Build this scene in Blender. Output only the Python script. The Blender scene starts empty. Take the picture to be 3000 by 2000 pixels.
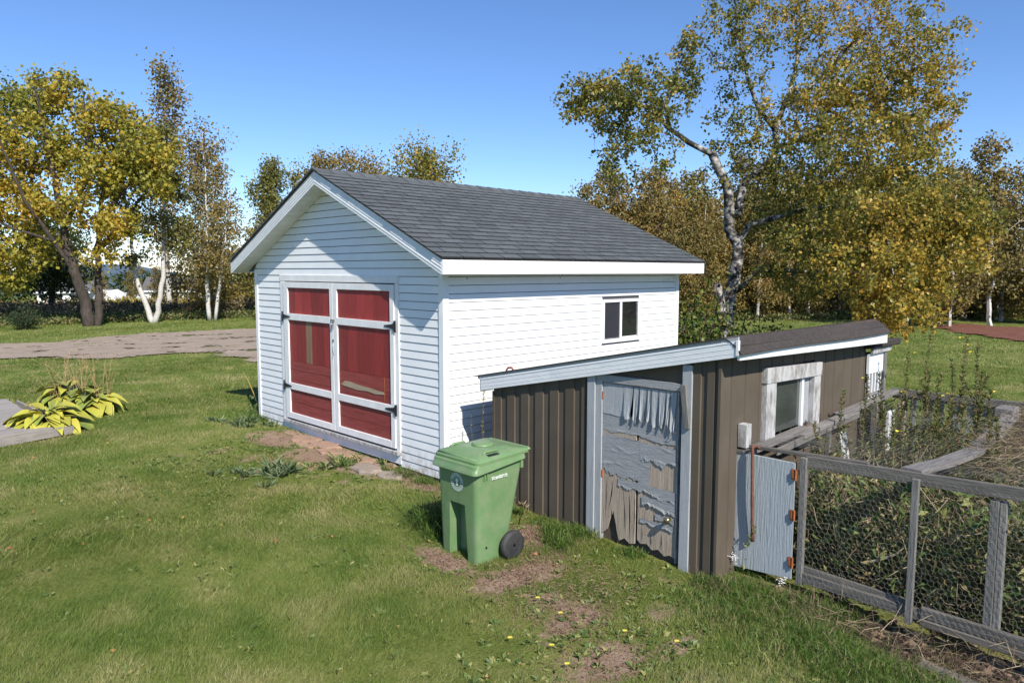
import bpy, bmesh, math, random
import numpy as np
from mathutils import Vector, Matrix, Quaternion
random.seed(7); RG = np.random.default_rng(11)
SC = bpy.context.scene; COL = SC.collection
R = math.radians
# ------------------------------------------------------------------ camera, world, sun
cam = bpy.data.cameras.new('camera'); camo = bpy.data.objects.new('camera', cam); COL.objects.link(camo)
cam.sensor_width = 36; cam.lens = 36*2115.66/3000; cam.clip_start = .05; cam.clip_end = 3000
rx, ux, fx = Vector((.71083,-.70336,.00104)), Vector((.06777,.06997,.99524)), Vector((.70009,.70738,-.0974))
m = Matrix.Identity(4)
for i in range(3): m[i][0], m[i][1], m[i][2] = rx[i], ux[i], -fx[i]
m.translation = Vector((-5.3933,-6.5961,2.6)); camo.matrix_world = m
SC.camera = camo
W = bpy.data.worlds.new("World"); SC.world = W; W.use_nodes = True
nt = W.node_tree; bg = nt.nodes['Background']
sky = nt.nodes.new('ShaderNodeTexSky'); sky.sky_type = 'NISHITA'; sky.sun_disc = False
sky.sun_elevation = R(41.6); sky.sun_rotation = math.atan2(-.271,-.746); sky.altitude = 300
sky.air_density = 1.0; sky.dust_density = 0; sky.ozone_density = 3.0
hs_ = nt.nodes.new('ShaderNodeHueSaturation'); hs_.inputs['Saturation'].default_value = 1.14
tc_ = nt.nodes.new('ShaderNodeTexCoord'); sx_ = nt.nodes.new('ShaderNodeSeparateXYZ'); nt.links.new(tc_.outputs['Generated'], sx_.inputs[0])
rm_ = nt.nodes.new('ShaderNodeValToRGB'); rm_.color_ramp.elements[0].color = (.58,.62,.76,1); rm_.color_ramp.elements[1].color = (.64,.625,.70,1); rm_.color_ramp.elements[0].position = 0; rm_.color_ramp.elements[1].position = .3
nt.links.new(sx_.outputs[2], rm_.inputs[0]); mu_ = nt.nodes.new('ShaderNodeMix'); mu_.data_type = 'RGBA'; mu_.blend_type = 'MULTIPLY'; mu_.inputs[0].default_value = 1
nt.links.new(sky.outputs[0], mu_.inputs[6]); nt.links.new(rm_.outputs[0], mu_.inputs[7]); nt.links.new(mu_.outputs[2], hs_.inputs['Color']); nt.links.new(hs_.outputs[0], bg.inputs[0]); bg.inputs[1].default_value = .15
sl = bpy.data.lights.new('sun','SUN'); sl.energy = 4.4; sl.angle = R(.5); sl.color = (1,.93,.82)
so = bpy.data.objects.new('sun', sl); COL.objects.link(so)
so.rotation_euler = Vector((.271,.746,-.704)).to_track_quat('-Z','Y').to_euler(); so.location = (-5,-14,14)
vs = SC.view_settings; vs.view_transform = 'Standard'; vs.look = 'None'; vs.exposure = .66; vs.gamma = 1; vs.use_curve_mapping = False
SC.cycles.max_bounces = 8; SC.cycles.transparent_max_bounces = 8
# ------------------------------------------------------------------ materials
def newmat(name):
    mt = bpy.data.materials.new(name); mt.use_nodes = True
    return mt, mt.node_tree, mt.node_tree.nodes['Principled BSDF']
def noise(t, vec, scale, detail=4, rough=.55, dist=0):
    n = t.nodes.new('ShaderNodeTexNoise'); n.inputs['Scale'].default_value = scale; n.inputs['Detail'].default_value = detail
    n.inputs['Roughness'].default_value = rough; n.inputs['Distortion'].default_value = dist
    t.links.new(vec, n.inputs['Vector']); return n.outputs['Fac']
def ramp(t, fac, stops):
    r = t.nodes.new('ShaderNodeValToRGB'); e = r.color_ramp.elements
    while len(e) < len(stops): e.new(.5)
    for k,(p,c) in enumerate(stops): e[k].position = p; e[k].color = (*c,1) if len(c)==3 else c
    t.links.new(fac, r.inputs[0]); return r.outputs[0]
def mix(t, a, b, fac, mode='MIX'):
    n = t.nodes.new('ShaderNodeMix'); n.data_type = 'RGBA'; n.blend_type = mode; n.clamp_factor = True
    for sock, v in ((n.inputs['Factor'],fac),(n.inputs[6],a),(n.inputs[7],b)):
        if hasattr(v,'links'): t.links.new(v, sock)
        else: sock.default_value = v if not isinstance(v,tuple) else ((*v,1) if len(v)==3 else v)
    return n.outputs[2]
def math_(t, op, a, b=0, clamp=False):
    n = t.nodes.new('ShaderNodeMath'); n.operation = op; n.use_clamp = clamp
    for k, v in enumerate((a,b)):
        if hasattr(v,'links'): t.links.new(v, n.inputs[k])
        else: n.inputs[k].default_value = v
    return n.outputs[0]
def objvec(t, stretch=(1,1,1), world=False, rnd=True):
    tc = t.nodes.new('ShaderNodeTexCoord')
    if world: src = t.nodes.new('ShaderNodeNewGeometry').outputs['Position']
    else: src = tc.outputs['Object']
    mp = t.nodes.new('ShaderNodeMapping'); mp.inputs['Scale'].default_value = stretch; t.links.new(src, mp.inputs['Vector'])
    if rnd and not world:
        oi = t.nodes.new('ShaderNodeObjectInfo')
        t.links.new(math_(t,'MULTIPLY',oi.outputs['Random'],60), mp.inputs['Location'])
    return mp.outputs[0]
def rndval(t, lo, hi):
    oi = t.nodes.new('ShaderNodeObjectInfo'); mr = t.nodes.new('ShaderNodeMapRange')
    mr.inputs['To Min'].default_value = lo; mr.inputs['To Max'].default_value = hi
    t.links.new(oi.outputs['Random'], mr.inputs[0]); return mr.outputs[0]
def mat(name, c1, c2=None, scale=6, rough=.6, bump=0., stretch=(1,1,1), c3=None, fine=0., vary=.0, metal=0, world=False, spec=.4, lo=.35, hi=.65, dirt=None, bscale=None):
    mt, t, p = newmat(name); v = objvec(t, stretch, world)
    p.inputs['Roughness'].default_value = rough; p.inputs['Metallic'].default_value = metal
    p.inputs['Specular IOR Level'].default_value = spec
    col = c1
    if c2: 
        st = [(lo,c1),(hi,c2)]
        if c3: st.append((min(1,hi+.13),c3))
        col = ramp(t, noise(t, v, scale, 6, .6), st)
    if fine: col = mix(t, col, ramp(t, noise(t, v, scale*9, 3, .7), [(.3,(1-fine,)*3),(.7,(1,1,1))]), 1., 'MULTIPLY')
    if vary: col = mix(t, col, (0,0,0), rndval(t, 0, vary))
    if dirt:
        v2 = objvec(t,(1,1,1),True); col = mix(t, col, dirt[0], math_(t,'MULTIPLY',ramp(t, noise(t,v2,dirt[1],6,.65), [(.45,(0,0,0)),(.75,(1,1,1))]),dirt[2]))
    if isinstance(col, tuple): p.inputs['Base Color'].default_value = (*col,1)
    else: t.links.new(col, p.inputs['Base Color'])
    if bump:
        b = t.nodes.new('ShaderNodeBump'); b.inputs['Strength'].default_value = bump; b.inputs['Distance'].default_value = .01
        t.links.new(noise(t, v, bscale or scale*3, 5, .65), b.inputs['Height']); t.links.new(b.outputs[0], p.inputs['Normal'])
    return mt
def leafmat(name, stops, trans=.35, rough=.5, patch=None):
    """palette picked by a per-leaf random attribute; optional slow patches through the crown"""
    mt, t, p = newmat(name); at = t.nodes.new('ShaderNodeAttribute'); at.attribute_name = 'rnd'
    fac = at.outputs['Fac']
    if patch:
        g = objvec(t,(1,1,1),True); fac = math_(t,'ADD', math_(t,'MULTIPLY',fac,1-patch[1]), math_(t,'MULTIPLY', math_(t,'SUBTRACT', math_(t,'MULTIPLY',noise(t,g,patch[0],3),2.2),.6), patch[1]), True)
    col = ramp(t, fac, stops); t.links.new(col, p.inputs['Base Color']); p.inputs['Roughness'].default_value = rough
    p.inputs['Specular IOR Level'].default_value = .3
    tr = t.nodes.new('ShaderNodeBsdfTranslucent'); t.links.new(col, tr.inputs[0])
    ms = t.nodes.new('ShaderNodeMixShader'); ms.inputs[0].default_value = trans
    t.links.new(p.outputs[0], ms.inputs[1]); t.links.new(tr.outputs[0], ms.inputs[2])
    t.links.new(ms.outputs[0], t.nodes['Material Output'].inputs[0]); return mt
M = {}
M['vinyl'] = mat('white vinyl siding',(.80,.82,.84),(.74,.77,.80),2.2,.45,.03,vary=.03,dirt=((.50,.50,.46),1.7,.14))
t_ = M['vinyl'].node_tree; g_ = t_.nodes.new('ShaderNodeNewGeometry'); sp_ = t_.nodes.new('ShaderNodeSeparateXYZ'); t_.links.new(g_.outputs['Position'], sp_.inputs[0])
mr_ = t_.nodes.new('ShaderNodeMapRange'); mr_.inputs['From Min'].default_value = .45; mr_.inputs['From Max'].default_value = .08; t_.links.new(sp_.outputs[2], mr_.inputs[0])
p_ = t_.nodes['Principled BSDF']; old_ = p_.inputs['Base Color'].links[0].from_socket       # mud splashed up from the ground
t_.links.new(mix(t_, old_, (.36,.27,.20), math_(t_,'MULTIPLY', mr_.outputs[0], ramp(t_, noise(t_, g_.outputs['Position'], 9, 5, .7), [(.42,(0,0,0)),(.62,(.75,.75,.75))]))), p_.inputs['Base Color'])
M['trimwhite'] = mat('white metal trim',(.82,.83,.84),(.74,.76,.78),3,.4,.04,fine=.04,vary=.03)
M['fasciawhite'] = mat('white painted fascia board',(.80,.81,.82),(.70,.73,.76),5,.45,.05,fine=.06,stretch=(1,1,3),dirt=((.42,.40,.37),3.,.2))
M['soffit'] = mat('white ribbed soffit',(.76,.76,.73),(.68,.68,.66),4,.5,.03)
M['doorwhite'] = mat('white painted door framing',(.82,.82,.82),(.74,.75,.76),7,.5,.12,fine=.08,stretch=(1,1,.5),dirt=((.42,.36,.30),3.5,.22))
M['redv'] = mat('red barn board upright grain',(.50,.055,.048),(.32,.036,.034),3.2,.6,.3,stretch=(1,22,1.1),c3=(.46,.24,.22),fine=.35,vary=.45,bscale=9)
M['redh'] = mat('red barn board level grain',(.26,.042,.038),(.36,.07,.06),2.6,.6,.3,stretch=(1,1.2,16),c3=(.09,.02,.018),fine=.35,vary=.35,bscale=9)
M['bareboard'] = mat('bare weathered board',(.30,.20,.12),(.22,.13,.08),2.5,.7,.3,stretch=(1,16,1.2),c3=(.36,.27,.18),fine=.3)
M['tornboard'] = mat('bare split board',(.46,.38,.27),(.34,.25,.16),2.5,.7,.3,stretch=(1,1.2,16),fine=.3)
M['blackiron'] = mat('black iron',(.012,.013,.02),None,rough=.45,spec=.5)
M['steel'] = mat('zinc steel',(.4,.4,.4),(.2,.2,.2),30,.4,metal=.7)
M['shingle'] = mat('grey asphalt shingle',(.100,.113,.122),(.125,.138,.148),26,.9,.3,fine=.2,vary=.26,c3=(.155,.162,.175),spec=.2,bscale=220)
M['shinglebrown'] = mat('brown black roll roofing',(.06,.052,.05),(.10,.086,.08),28,.95,.6,fine=.45,vary=.1,c3=(.05,.045,.045),spec=.15,bscale=200)
M['brownmetal'] = mat('brown ribbed metal',(.112,.092,.070),(.098,.080,.061),3,.6,.03,vary=.12,spec=.12,dirt=((.14,.12,.10),2.2,.35))
M['bluegrey'] = mat('blue grey weathered paint',(.33,.35,.37),(.40,.42,.44),3,.65,.3,stretch=(2,12,1.1),fine=.16,c3=(.24,.28,.32),bscale=9)
M['bluegreyh'] = mat('blue grey paint level grain',(.31,.32,.335),(.39,.40,.415),3.4,.65,.6,stretch=(2,1.6,14),fine=.35,c3=(.13,.14,.15),bscale=9)
M['gatepaint'] = mat('pale blue grain cracked plywood paint',(.38,.43,.46),(.42,.47,.50),2.2,.7,.9,stretch=(1,26,1.6),fine=.22,c3=(.33,.38,.41),bscale=2.6)
M['greywood'] = mat('grey weathered timber',(.30,.285,.27),(.18,.17,.16),3,.8,.6,stretch=(1.2,12,12),c3=(.32,.31,.29),fine=.35,vary=.2,bscale=7)
M['greywoody'] = mat('grey weathered rail',(.22,.205,.18),(.12,.112,.10),3,.8,.6,stretch=(12,1.2,12),c3=(.30,.29,.27),fine=.35,vary=.2,bscale=7)
M['greywoodz'] = mat('grey weathered post',(.30,.29,.27),(.17,.165,.155),3,.8,.6,stretch=(12,12,1.2),c3=(.32,.31,.29),fine=.35,vary=.2,bscale=7)
M['whitewood'] = mat('flaking white painted timber',(.52,.52,.52),(.32,.31,.30),6,.75,.5,stretch=(3,3,1.2),c3=(.18,.16,.15),fine=.3,lo=.42,hi=.6)
M['plywood'] = mat('weathered bare plywood',(.52,.43,.34),(.38,.31,.24),3,.8,.6,stretch=(1,14,1.),c3=(.14,.11,.09),fine=.35,bscale=7)
M['rust'] = mat('rusty iron',(.20,.075,.04),(.12,.05,.035),22,.85,.5,c3=(.28,.12,.06))
M['orangerust'] = mat('orange rusted hinge',(.38,.12,.04),(.24,.07,.03),20,.8,.4)
M['wire'] = mat('galvanised wire',(.36,.37,.36),(.20,.18,.15),8,.5,metal=.4)
M['binplastic'] = mat('green cart plastic',(.120,.215,.090),(.145,.245,.11),4,.40,.03,spec=.45,dirt=((.30,.28,.21),7.,.38))
M['binshade'] = mat('green cart plastic darkened for recess shade',(.03,.07,.025),None,rough=.5)  # darker copy of the cart green carrying the recess shade, not assigned
M['rubber'] = mat('black rubber tyre',(.022,.023,.026),(.05,.05,.05),9,.7,.1)
M['hub'] = mat('black plastic wheel disc',(.035,.038,.045),(.06,.062,.07),12,.28)
M['decal'] = mat('pale printed marking',(.72,.80,.78),(.60,.70,.66),40,.5)
M['text'] = mat('white stamped lettering',(.75,.8,.74),None,rough=.5)
M['deckwood'] = mat('grey weathered deck board',(.42,.385,.35),(.30,.27,.245),3,.8,.4,stretch=(1,12,12),c3=(.5,.47,.43),fine=.25,vary=.2)
M['concrete'] = mat('sandstone slab',(.42,.27,.19),(.32,.21,.15),4,.9,.6,fine=.35,c3=(.46,.38,.31))
M['stone'] = mat('flat field stone',(.33,.27,.22),(.25,.21,.17),6,.9,.5,fine=.3)
M['bark_dark'] = mat('dark furrowed bark',(.085,.068,.055),(.035,.028,.024),5,.9,.9,stretch=(3,3,.7),c3=(.15,.125,.105))
M['twig'] = mat('brown twig bark',(.07,.045,.035),(.11,.08,.065),9,.9)
M['birch'] = mat('white birch bark',(.055,.05,.045),(.50,.49,.46),2.6,.75,.6,stretch=(1.6,1.6,3.5),c3=(.66,.65,.62),lo=.40,hi=.50,spec=.2)
M['birchsm'] = mat('thin birch bark',(.40,.38,.35),(.58,.56,.53),3,.8,.2,stretch=(2,2,7),c3=(.25,.22,.2))
M['birchbig'] = mat('old birch bark dark patches',(.030,.028,.026),(.25,.24,.22),4.2,.8,.8,stretch=(1.4,1.4,1.8),c3=(.50,.48,.46),lo=.46,hi=.56,spec=.2)
M['soil'] = mat('red garden soil',(.22,.085,.05),(.14,.05,.03),3,.95,.8,fine=.4,c3=(.27,.12,.075),bscale=8)
M['rootsoil'] = mat('dark mulch clods',(.17,.105,.075),(.26,.17,.12),14,.95,.8,fine=.4)
M['asphalt'] = mat('pale road asphalt',(.22,.20,.19),(.17,.16,.15),2,.9)
M['housewhite'] = mat('white house siding',(.72,.70,.66),(.62,.60,.57),3,.6)
M['houseroof'] = mat('grey house shingles',(.13,.13,.135),(.09,.09,.095),3,.9)
M['glassdark'] = mat('dark window pane',(.012,.014,.018),None,rough=.04,spec=.8)
M['oldglass'] = mat('dusty old glass',(.035,.042,.038),(.06,.07,.062),3,.08,.02,spec=.9)
M['screen'] = mat('window insect screen',(.022,.022,.030),(.032,.032,.042),60,.45,spec=.4)
M['truckwhite'] = mat('white car paint',(.75,.75,.78),None,rough=.25,spec=.5)
M['dryveg'] = leafmat('dry straw and stalks',[(0,(.26,.20,.12)),(.5,(.13,.095,.06)),(1,(.36,.29,.19))],.15,.8)
M['mulchstraw'] = leafmat('brown straw litter',[(0,(.14,.08,.055)),(.5,(.22,.14,.095)),(1,(.38,.29,.19))],.1,.9)
M['palestem'] = leafmat('pale dead stems',[(0,(.36,.28,.18)),(.5,(.22,.16,.10)),(1,(.50,.42,.28))],.15,.8)
M['grass'] = leafmat('lawn grass blades',[(0,(.065,.125,.020)),(.22,(.105,.175,.030)),(.44,(.175,.235,.050)),(.62,(.26,.28,.09)),(.82,(.39,.36,.17)),(1,(.47,.40,.24))],.42,.5,patch=(1.5,.60))
M['tuft'] = leafmat('long uncut grass',[(0,(.05,.12,.018)),(.5,(.10,.19,.03)),(.85,(.18,.24,.06)),(1,(.32,.27,.13))],.4,.45)
M['weed'] = leafmat('broad weed leaves',[(0,(.07,.13,.035)),(.4,(.13,.19,.055)),(.75,(.21,.25,.08)),(1,(.36,.32,.12))],.3,.5)
M['plantain'] = leafmat('grey green weed leaves',[(0,(.07,.11,.045)),(.5,(.12,.17,.08)),(1,(.20,.24,.13))],.25,.55)
M['pengreen'] = leafmat('pen undergrowth leaves',[(0,(.05,.085,.022)),(.35,(.09,.14,.035)),(.6,(.17,.19,.06)),(.8,(.28,.24,.10)),(1,(.40,.31,.17))],.3,.6)
M['birchleaf'] = leafmat('autumn birch leaves',[(0,(.05,.065,.018)),(.2,(.10,.12,.028)),(.4,(.20,.21,.045)),(.56,(.34,.27,.05)),(.76,(.52,.35,.06)),(.92,(.50,.25,.04)),(1,(.24,.10,.035))],.42,.38,patch=(.33,.45))
M['mapleleaf'] = leafmat('turning maple leaves',[(0,(.08,.11,.025)),(.25,(.17,.20,.04)),(.48,(.33,.31,.05)),(.72,(.52,.39,.055)),(.92,(.52,.30,.05)),(1,(.35,.15,.04))],.42,.5,patch=(.28,.5))
M['rustleaf'] = leafmat('thin russet birch leaves',[(0,(.11,.10,.04)),(.4,(.20,.17,.055)),(.7,(.31,.21,.06)),(1,(.36,.19,.06))],.3,.6,patch=(.2,.4))
M['oliveleaf'] = leafmat('olive autumn leaves',[(0,(.08,.095,.03)),(.4,(.16,.17,.045)),(.75,(.27,.235,.06)),(1,(.38,.27,.06))],.32,.6,patch=(.2,.4))
M['forestleaf'] = leafmat('brown gold wood leaves',[(0,(.10,.085,.03)),(.35,(.18,.145,.045)),(.65,(.28,.205,.055)),(.9,(.38,.25,.06)),(1,(.38,.19,.055))],.3,.6,patch=(.12,.5))
M['conifer'] = leafmat('dark evergreen needles',[(0,(.015,.035,.012)),(1,(.04,.07,.022))],.1,.6)
M['darkleaf'] = leafmat('dark green leaves',[(0,(.022,.045,.012)),(.6,(.05,.08,.02)),(1,(.10,.11,.03))],.25,.6)
M['shrubleaf'] = leafmat('bright shrub leaves',[(0,(.03,.06,.014)),(.4,(.07,.12,.02)),(.8,(.14,.19,.03)),(1,(.25,.22,.05))],.3,.45)
M['goldenrod'] = leafmat('yellow field flowers',[(0,(.20,.20,.03)),(.5,(.38,.32,.03)),(1,(.48,.38,.04))],.3,.6)
M['hosta'] = mat('yellow green hosta leaf',(.36,.38,.05),(.50,.45,.07),5,.5,.15,c3=(.44,.34,.07),vary=.3,spec=.35)
M['hostagreen'] = mat('green hosta leaf',(.17,.24,.05),(.30,.33,.07),5,.45,.15,c3=(.32,.30,.08),vary=.25,spec=.35)
M['primleaf'] = leafmat('primrose stalk leaves',[(0,(.055,.085,.02)),(.4,(.10,.135,.03)),(.75,(.17,.18,.05)),(1,(.22,.14,.07))],.3,.5)
M['primstem'] = mat('reddish stalk',(.16,.07,.045),(.13,.12,.05),12,.7)
M['petal'] = mat('yellow petal',(.60,.50,.05),(.65,.55,.1),20,.5)
M['whitepetal'] = mat('white petal',(.7,.7,.7),None,rough=.6)
M['fallen'] = leafmat('fallen autumn leaves',[(0,(.32,.13,.06)),(.6,(.42,.22,.08)),(1,(.45,.33,.10))],.2,.7)
def ground_mat():
    mt, t, p = newmat('lawn ground'); v = objvec(t,(1,1,1),True)
    at = t.nodes.new('ShaderNodeAttribute'); at.attribute_name = 'dirt'
    n1 = noise(t,v,.75,3); n2 = noise(t,v,5,5,.7); n3 = noise(t,v,38,4,.75); n4 = noise(t,v,.16,3)
    g = ramp(t, math_(t,'ADD',math_(t,'MULTIPLY',n1,.55),math_(t,'MULTIPLY',n2,.45)), [(.34,(.075,.125,.022)),(.46,(.13,.180,.038)),(.56,(.21,.23,.07)),(.68,(.33,.30,.13))])
    g = mix(t, g, ramp(t,n3,[(.25,(.45,.5,.4)),(.7,(1.1,1.1,1.0))]), 1., 'MULTIPLY')
    g = mix(t, g, (.19,.185,.06), math_(t,'MULTIPLY',ramp(t,n4,[(.4,(0,0,0)),(.65,(1,1,1))]),.4))
    s = ramp(t, math_(t,'ADD',math_(t,'MULTIPLY',n2,.6),math_(t,'MULTIPLY',n3,.4)), [(.3,(.16,.10,.07)),(.5,(.29,.20,.145)),(.7,(.38,.29,.22))])
    dk = math_(t,'ADD', at.outputs['Fac'], math_(t,'MULTIPLY',math_(t,'SUBTRACT',n2,.5),.9))
    f = ramp(t, dk, [(.42,(0,0,0)),(.62,(1,1,1))])
    t.links.new(mix(t,g,s,f), p.inputs['Base Color']); p.inputs['Roughness'].default_value = .95; p.inputs['Specular IOR Level'].default_value = .1
    b = t.nodes.new('ShaderNodeBump'); b.inputs['Strength'].default_value = .9; b.inputs['Distance'].default_value = .03
    t.links.new(math_(t,'ADD',n3,n2), b.inputs['Height']); t.links.new(b.outputs[0], p.inputs['Normal'])
    return mt
M['ground'] = ground_mat()
M['gravel'] = mat('pinkish gravel drive',(.40,.32,.25),(.30,.24,.185),1.6,.95,.6,fine=.35,c3=(.46,.385,.31),world=True,bscale=40)
# glass that reflects and shows what is behind
def glass():
    mt, t, p = newmat('window glass'); p.inputs['Base Color'].default_value = (.6,.7,.65,1); p.inputs['Roughness'].default_value = .02
    p.inputs['Alpha'].default_value = .35; p.inputs['Specular IOR Level'].default_value = 1.; return mt
M['glass'] = glass()
# ------------------------------------------------------------------ mesh helpers
def setp(o, label=None, cat=None, group=None, kind=None):
    for k, v in (('label',label),('category',cat),('group',group),('kind',kind)):
        if v: o[k] = v
    return o
def thing(name, label, cat, loc, group=None):
    o = bpy.data.objects.new(name, None); COL.objects.link(o); o.location = loc; o.empty_display_size = .2
    return setp(o, label, cat, group)
def link(name, me, material, parent=None, kind=None):
    if material: me.materials.append(material)
    o = bpy.data.objects.new(name, me); COL.objects.link(o)
    if parent: o.parent = parent
    if kind: o['kind'] = kind
    return o
def wloc(p):
    v = Vector((0,0,0))
    while p: v = v + p.location; p = p.parent
    return v
class MB:
    def __init__(s): s.v = []; s.f = []
    def add(s, vs, fs):
        b = len(s.v); s.v += [tuple(x) for x in vs]; s.f += [tuple(b+i for i in f) for f in fs]; return s
    def hexa(s, p):   # p: 8 points, bottom ring then top ring
        return s.add(p, [(3,2,1,0),(4,5,6,7),(0,1,5,4),(1,2,6,5),(2,3,7,6),(3,0,4,7)])
    def box(s, x0,x1,y0,y1,z0,z1):
        return s.hexa([(x0,y0,z0),(x1,y0,z0),(x1,y1,z0),(x0,y1,z0),(x0,y0,z1),(x1,y0,z1),(x1,y1,z1),(x0,y1,z1)])
    def beam(s, a, b, w, h, up=(0,0,1)):
        a, b = Vector(a), Vector(b); d = (b-a).normalized(); r = d.cross(Vector(up)).normalized(); u = r.cross(d)
        P = []
        for c in (a,b):
            for sw, sh in ((-1,-1),(1,-1),(1,1),(-1,1)): P.append(c + r*sw*w/2 + u*sh*h/2)
        return s.add(P, [(0,1,2,3),(7,6,5,4),(1,0,4,5),(2,1,5,6),(3,2,6,7),(0,3,7,4)])
    def tube(s, pts, rad, n=6, cap=True):
        pts = [Vector(p) for p in pts]; b = len(s.v); k = len(pts)
        if not hasattr(rad,'__len__'): rad = [rad]*k
        prev = None
        for i, p in enumerate(pts):
            d = (pts[min(i+1,k-1)]-pts[max(i-1,0)])
            if d.length < 1e-9: d = Vector((0,0,1))
            d.normalize()
            if prev is None: r = d.cross(Vector((.31,.17,.93)) if abs(d.z) < .95 else Vector((1,0,0))).normalized()
            else: r = (prev - d*prev.dot(d)); r = r.normalized() if r.length > 1e-6 else d.orthogonal().normalized()
            prev = r; u = d.cross(r)
            for j in range(n):
                a = 2*math.pi*j/n; s.v.append(tuple(p + (r*math.cos(a)+u*math.sin(a))*rad[i]))
        for i in range(k-1):
            for j in range(n):
                s.f.append((b+i*n+j, b+i*n+(j+1)%n, b+(i+1)*n+(j+1)%n, b+(i+1)*n+j))
        if cap: s.f.append(tuple(b+j for j in range(n))[::-1]); s.f.append(tuple(b+(k-1)*n+j for j in range(n)))
        return s
    def poly(s, pts, nrm, th):      # extruded polygon: pts counter-clockwise seen from +nrm
        n = len(pts); q = Vector(nrm)*th; P = [Vector(p) for p in pts]
        return s.add([p for p in P]+[p+q for p in P], [tuple(range(n))[::-1], tuple(range(n,2*n))] + [(i,(i+1)%n,n+(i+1)%n,n+i) for i in range(n)])
    def mesh(s, name, off=None):
        me = bpy.data.meshes.new(name)
        v = s.v if off is None else [(a[0]-off[0],a[1]-off[1],a[2]-off[2]) for a in s.v]
        me.from_pydata(v, [], s.f); me.update(); return me
    def build(s, name, material, parent=None, smooth=False, bevel=0, kind=None):
        me = s.mesh(name, wloc(parent) if parent else None)
        if smooth: me.polygons.foreach_set('use_smooth', [True]*len(me.polygons))
        o = link(name, me, material, parent, kind)
        if bevel:
            bm = o.modifiers.new('bevel','BEVEL'); bm.width = bevel; bm.segments = 2; bm.limit_method = 'ANGLE'
        return o
def npmesh(name, V, F, rnd=None, attr='rnd', dom='FACE'):
    me = bpy.data.meshes.new(name); V = np.asarray(V,np.float32); F = np.asarray(F,np.int32); k = F.shape[1]
    me.vertices.add(len(V)); me.vertices.foreach_set('co', V.ravel())
    me.loops.add(F.size); me.loops.foreach_set('vertex_index', F.ravel())
    me.polygons.add(len(F)); me.polygons.foreach_set('loop_start', np.arange(0,F.size,k,dtype=np.int32))
    me.update(calc_edges=True)
    if rnd is not None:
        a = me.attributes.new(attr,'FLOAT',dom); a.data.foreach_set('value', np.asarray(rnd,np.float32))
    me.validate(); return me
def unit(a): return a/np.maximum(np.linalg.norm(a,axis=1,keepdims=True),1e-9)
def leaves_np(C, L, Wd, up=.0, hang=.0, u=None, rg=RG):
    """one pointed, slightly folded leaf (two triangles) per centre"""
    n = len(C); 
    if u is None: u = rg.normal(size=(n,3)); u[:,2] -= hang
    u = unit(u); w = rg.normal(size=(n,3)); w[:,2] *= (1-up)
    v = unit(np.cross(u,w)); nn = np.cross(u,v)
    L = np.broadcast_to(np.asarray(L,float).reshape(-1,1),(n,1)); Wd = np.broadcast_to(np.asarray(Wd,float).reshape(-1,1),(n,1))
    a = C; b = C+u*L*.42+v*Wd*.5+nn*L*.10; c = C+u*L; d = C+u*L*.42-v*Wd*.5+nn*L*.10
    V = np.stack([a,b,c,d],1).reshape(-1,3); i = np.arange(n)*4
    F = np.concatenate([np.stack([i,i+1,i+2],1), np.stack([i,i+2,i+3],1)],1).reshape(-1,3)
    return V, F
def leafobj(name, C, L, Wd, material, parent=None, rnd=None, kind=None, hang=0., up=0., u=None, local=False):
    C = np.asarray(C,float)
    if parent is not None and not local: C = C - np.array(wloc(parent))
    V, F = leaves_np(C, L, Wd, up, hang, u)
    if rnd is None: rnd = RG.random(len(C))
    return link(name, npmesh(name, V, F, np.repeat(rnd,2)), material, parent, kind)
# terrain
YK = [-60,-10,-5.5,-3.5,-1.9,0,2.5,4.85,8,14,22,45,150,400]
ZK = [-.1,-.13,-.13,-.10,-.04,.04,.10,.14,.13,.09,0,0,-3.5,-9]
PH = RG.random((9,3))*6.28; KF = RG.normal(size=(9,2))
def lump(x, y, f=1.): 
    s = 0
    for k in range(9): s = s + np.sin(KF[k,0]*x*f*(1+.35*k)+KF[k,1]*y*f*(1+.35*k)+PH[k,0])/(1+.35*k)
    return s/3.
def zg(x, y):
    x = np.asarray(x,float); y = np.asarray(y,float); a = np.interp(y,YK,ZK)
    s = np.clip((x-8)/12,0,1); s = s*s*(3-2*s); z = a*(1-s)+np.minimum(a,-.04)*s
    z = z - .16*np.exp(-((x-.22)/.28)**2)/(1+np.exp((y+4.5)/.12))
    inside = (x>-.1)&(x<5.1)&(y>-.1)&(y<4.95)
    return z + np.where(inside,0,.012*lump(x,y,.8)*np.clip(1-np.hypot(x,y)/60,0,1))
def Z(x,y): return float(zg(x,y))
DIRT = [(-.45,3.3,.50,.80,1.0),(-.45,2.0,.55,.95,1.02),(-.35,1.1,.45,.6,.8),(-.95,2.6,.7,1.1,.52),(-.9,1.3,.6,.6,.5),(-1.7,3.0,.8,.6,.45),(-2.3,-3.6,.9,.5,.4),(-1.35,3.2,.42,.22,.72),(-1.9,3.35,.5,.2,.6),(-1.25,2.55,.5,.18,.62),(-1.5,1.9,.5,.2,.55),(-.8,.9,.4,.2,.55),
 (-1.2,-2.3,.42,.22,1.1),(-.85,-2.35,.35,.25,.9),(-1.35,-1.65,.2,.5,.9),(-.35,-1.75,.35,.35,.95),(-1.2,-2.75,.3,.3,.75),(-1.25,-3.1,.45,.25,.8),(-1.55,-3.7,.5,.3,.8),(-.7,-3.5,.3,.2,.6),(-2.0,-4.1,.5,.22,.65),
 (-.2,.2,.25,.6,.8),(.4,-4.6,.2,1.,.8),(.4,-6,.25,1.,.8),(-.1,-3.0,.25,.8,.4),(2.5,-5,2.2,1.7,.9),(-1.0,-3.9,.45,.18,.6)]
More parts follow.
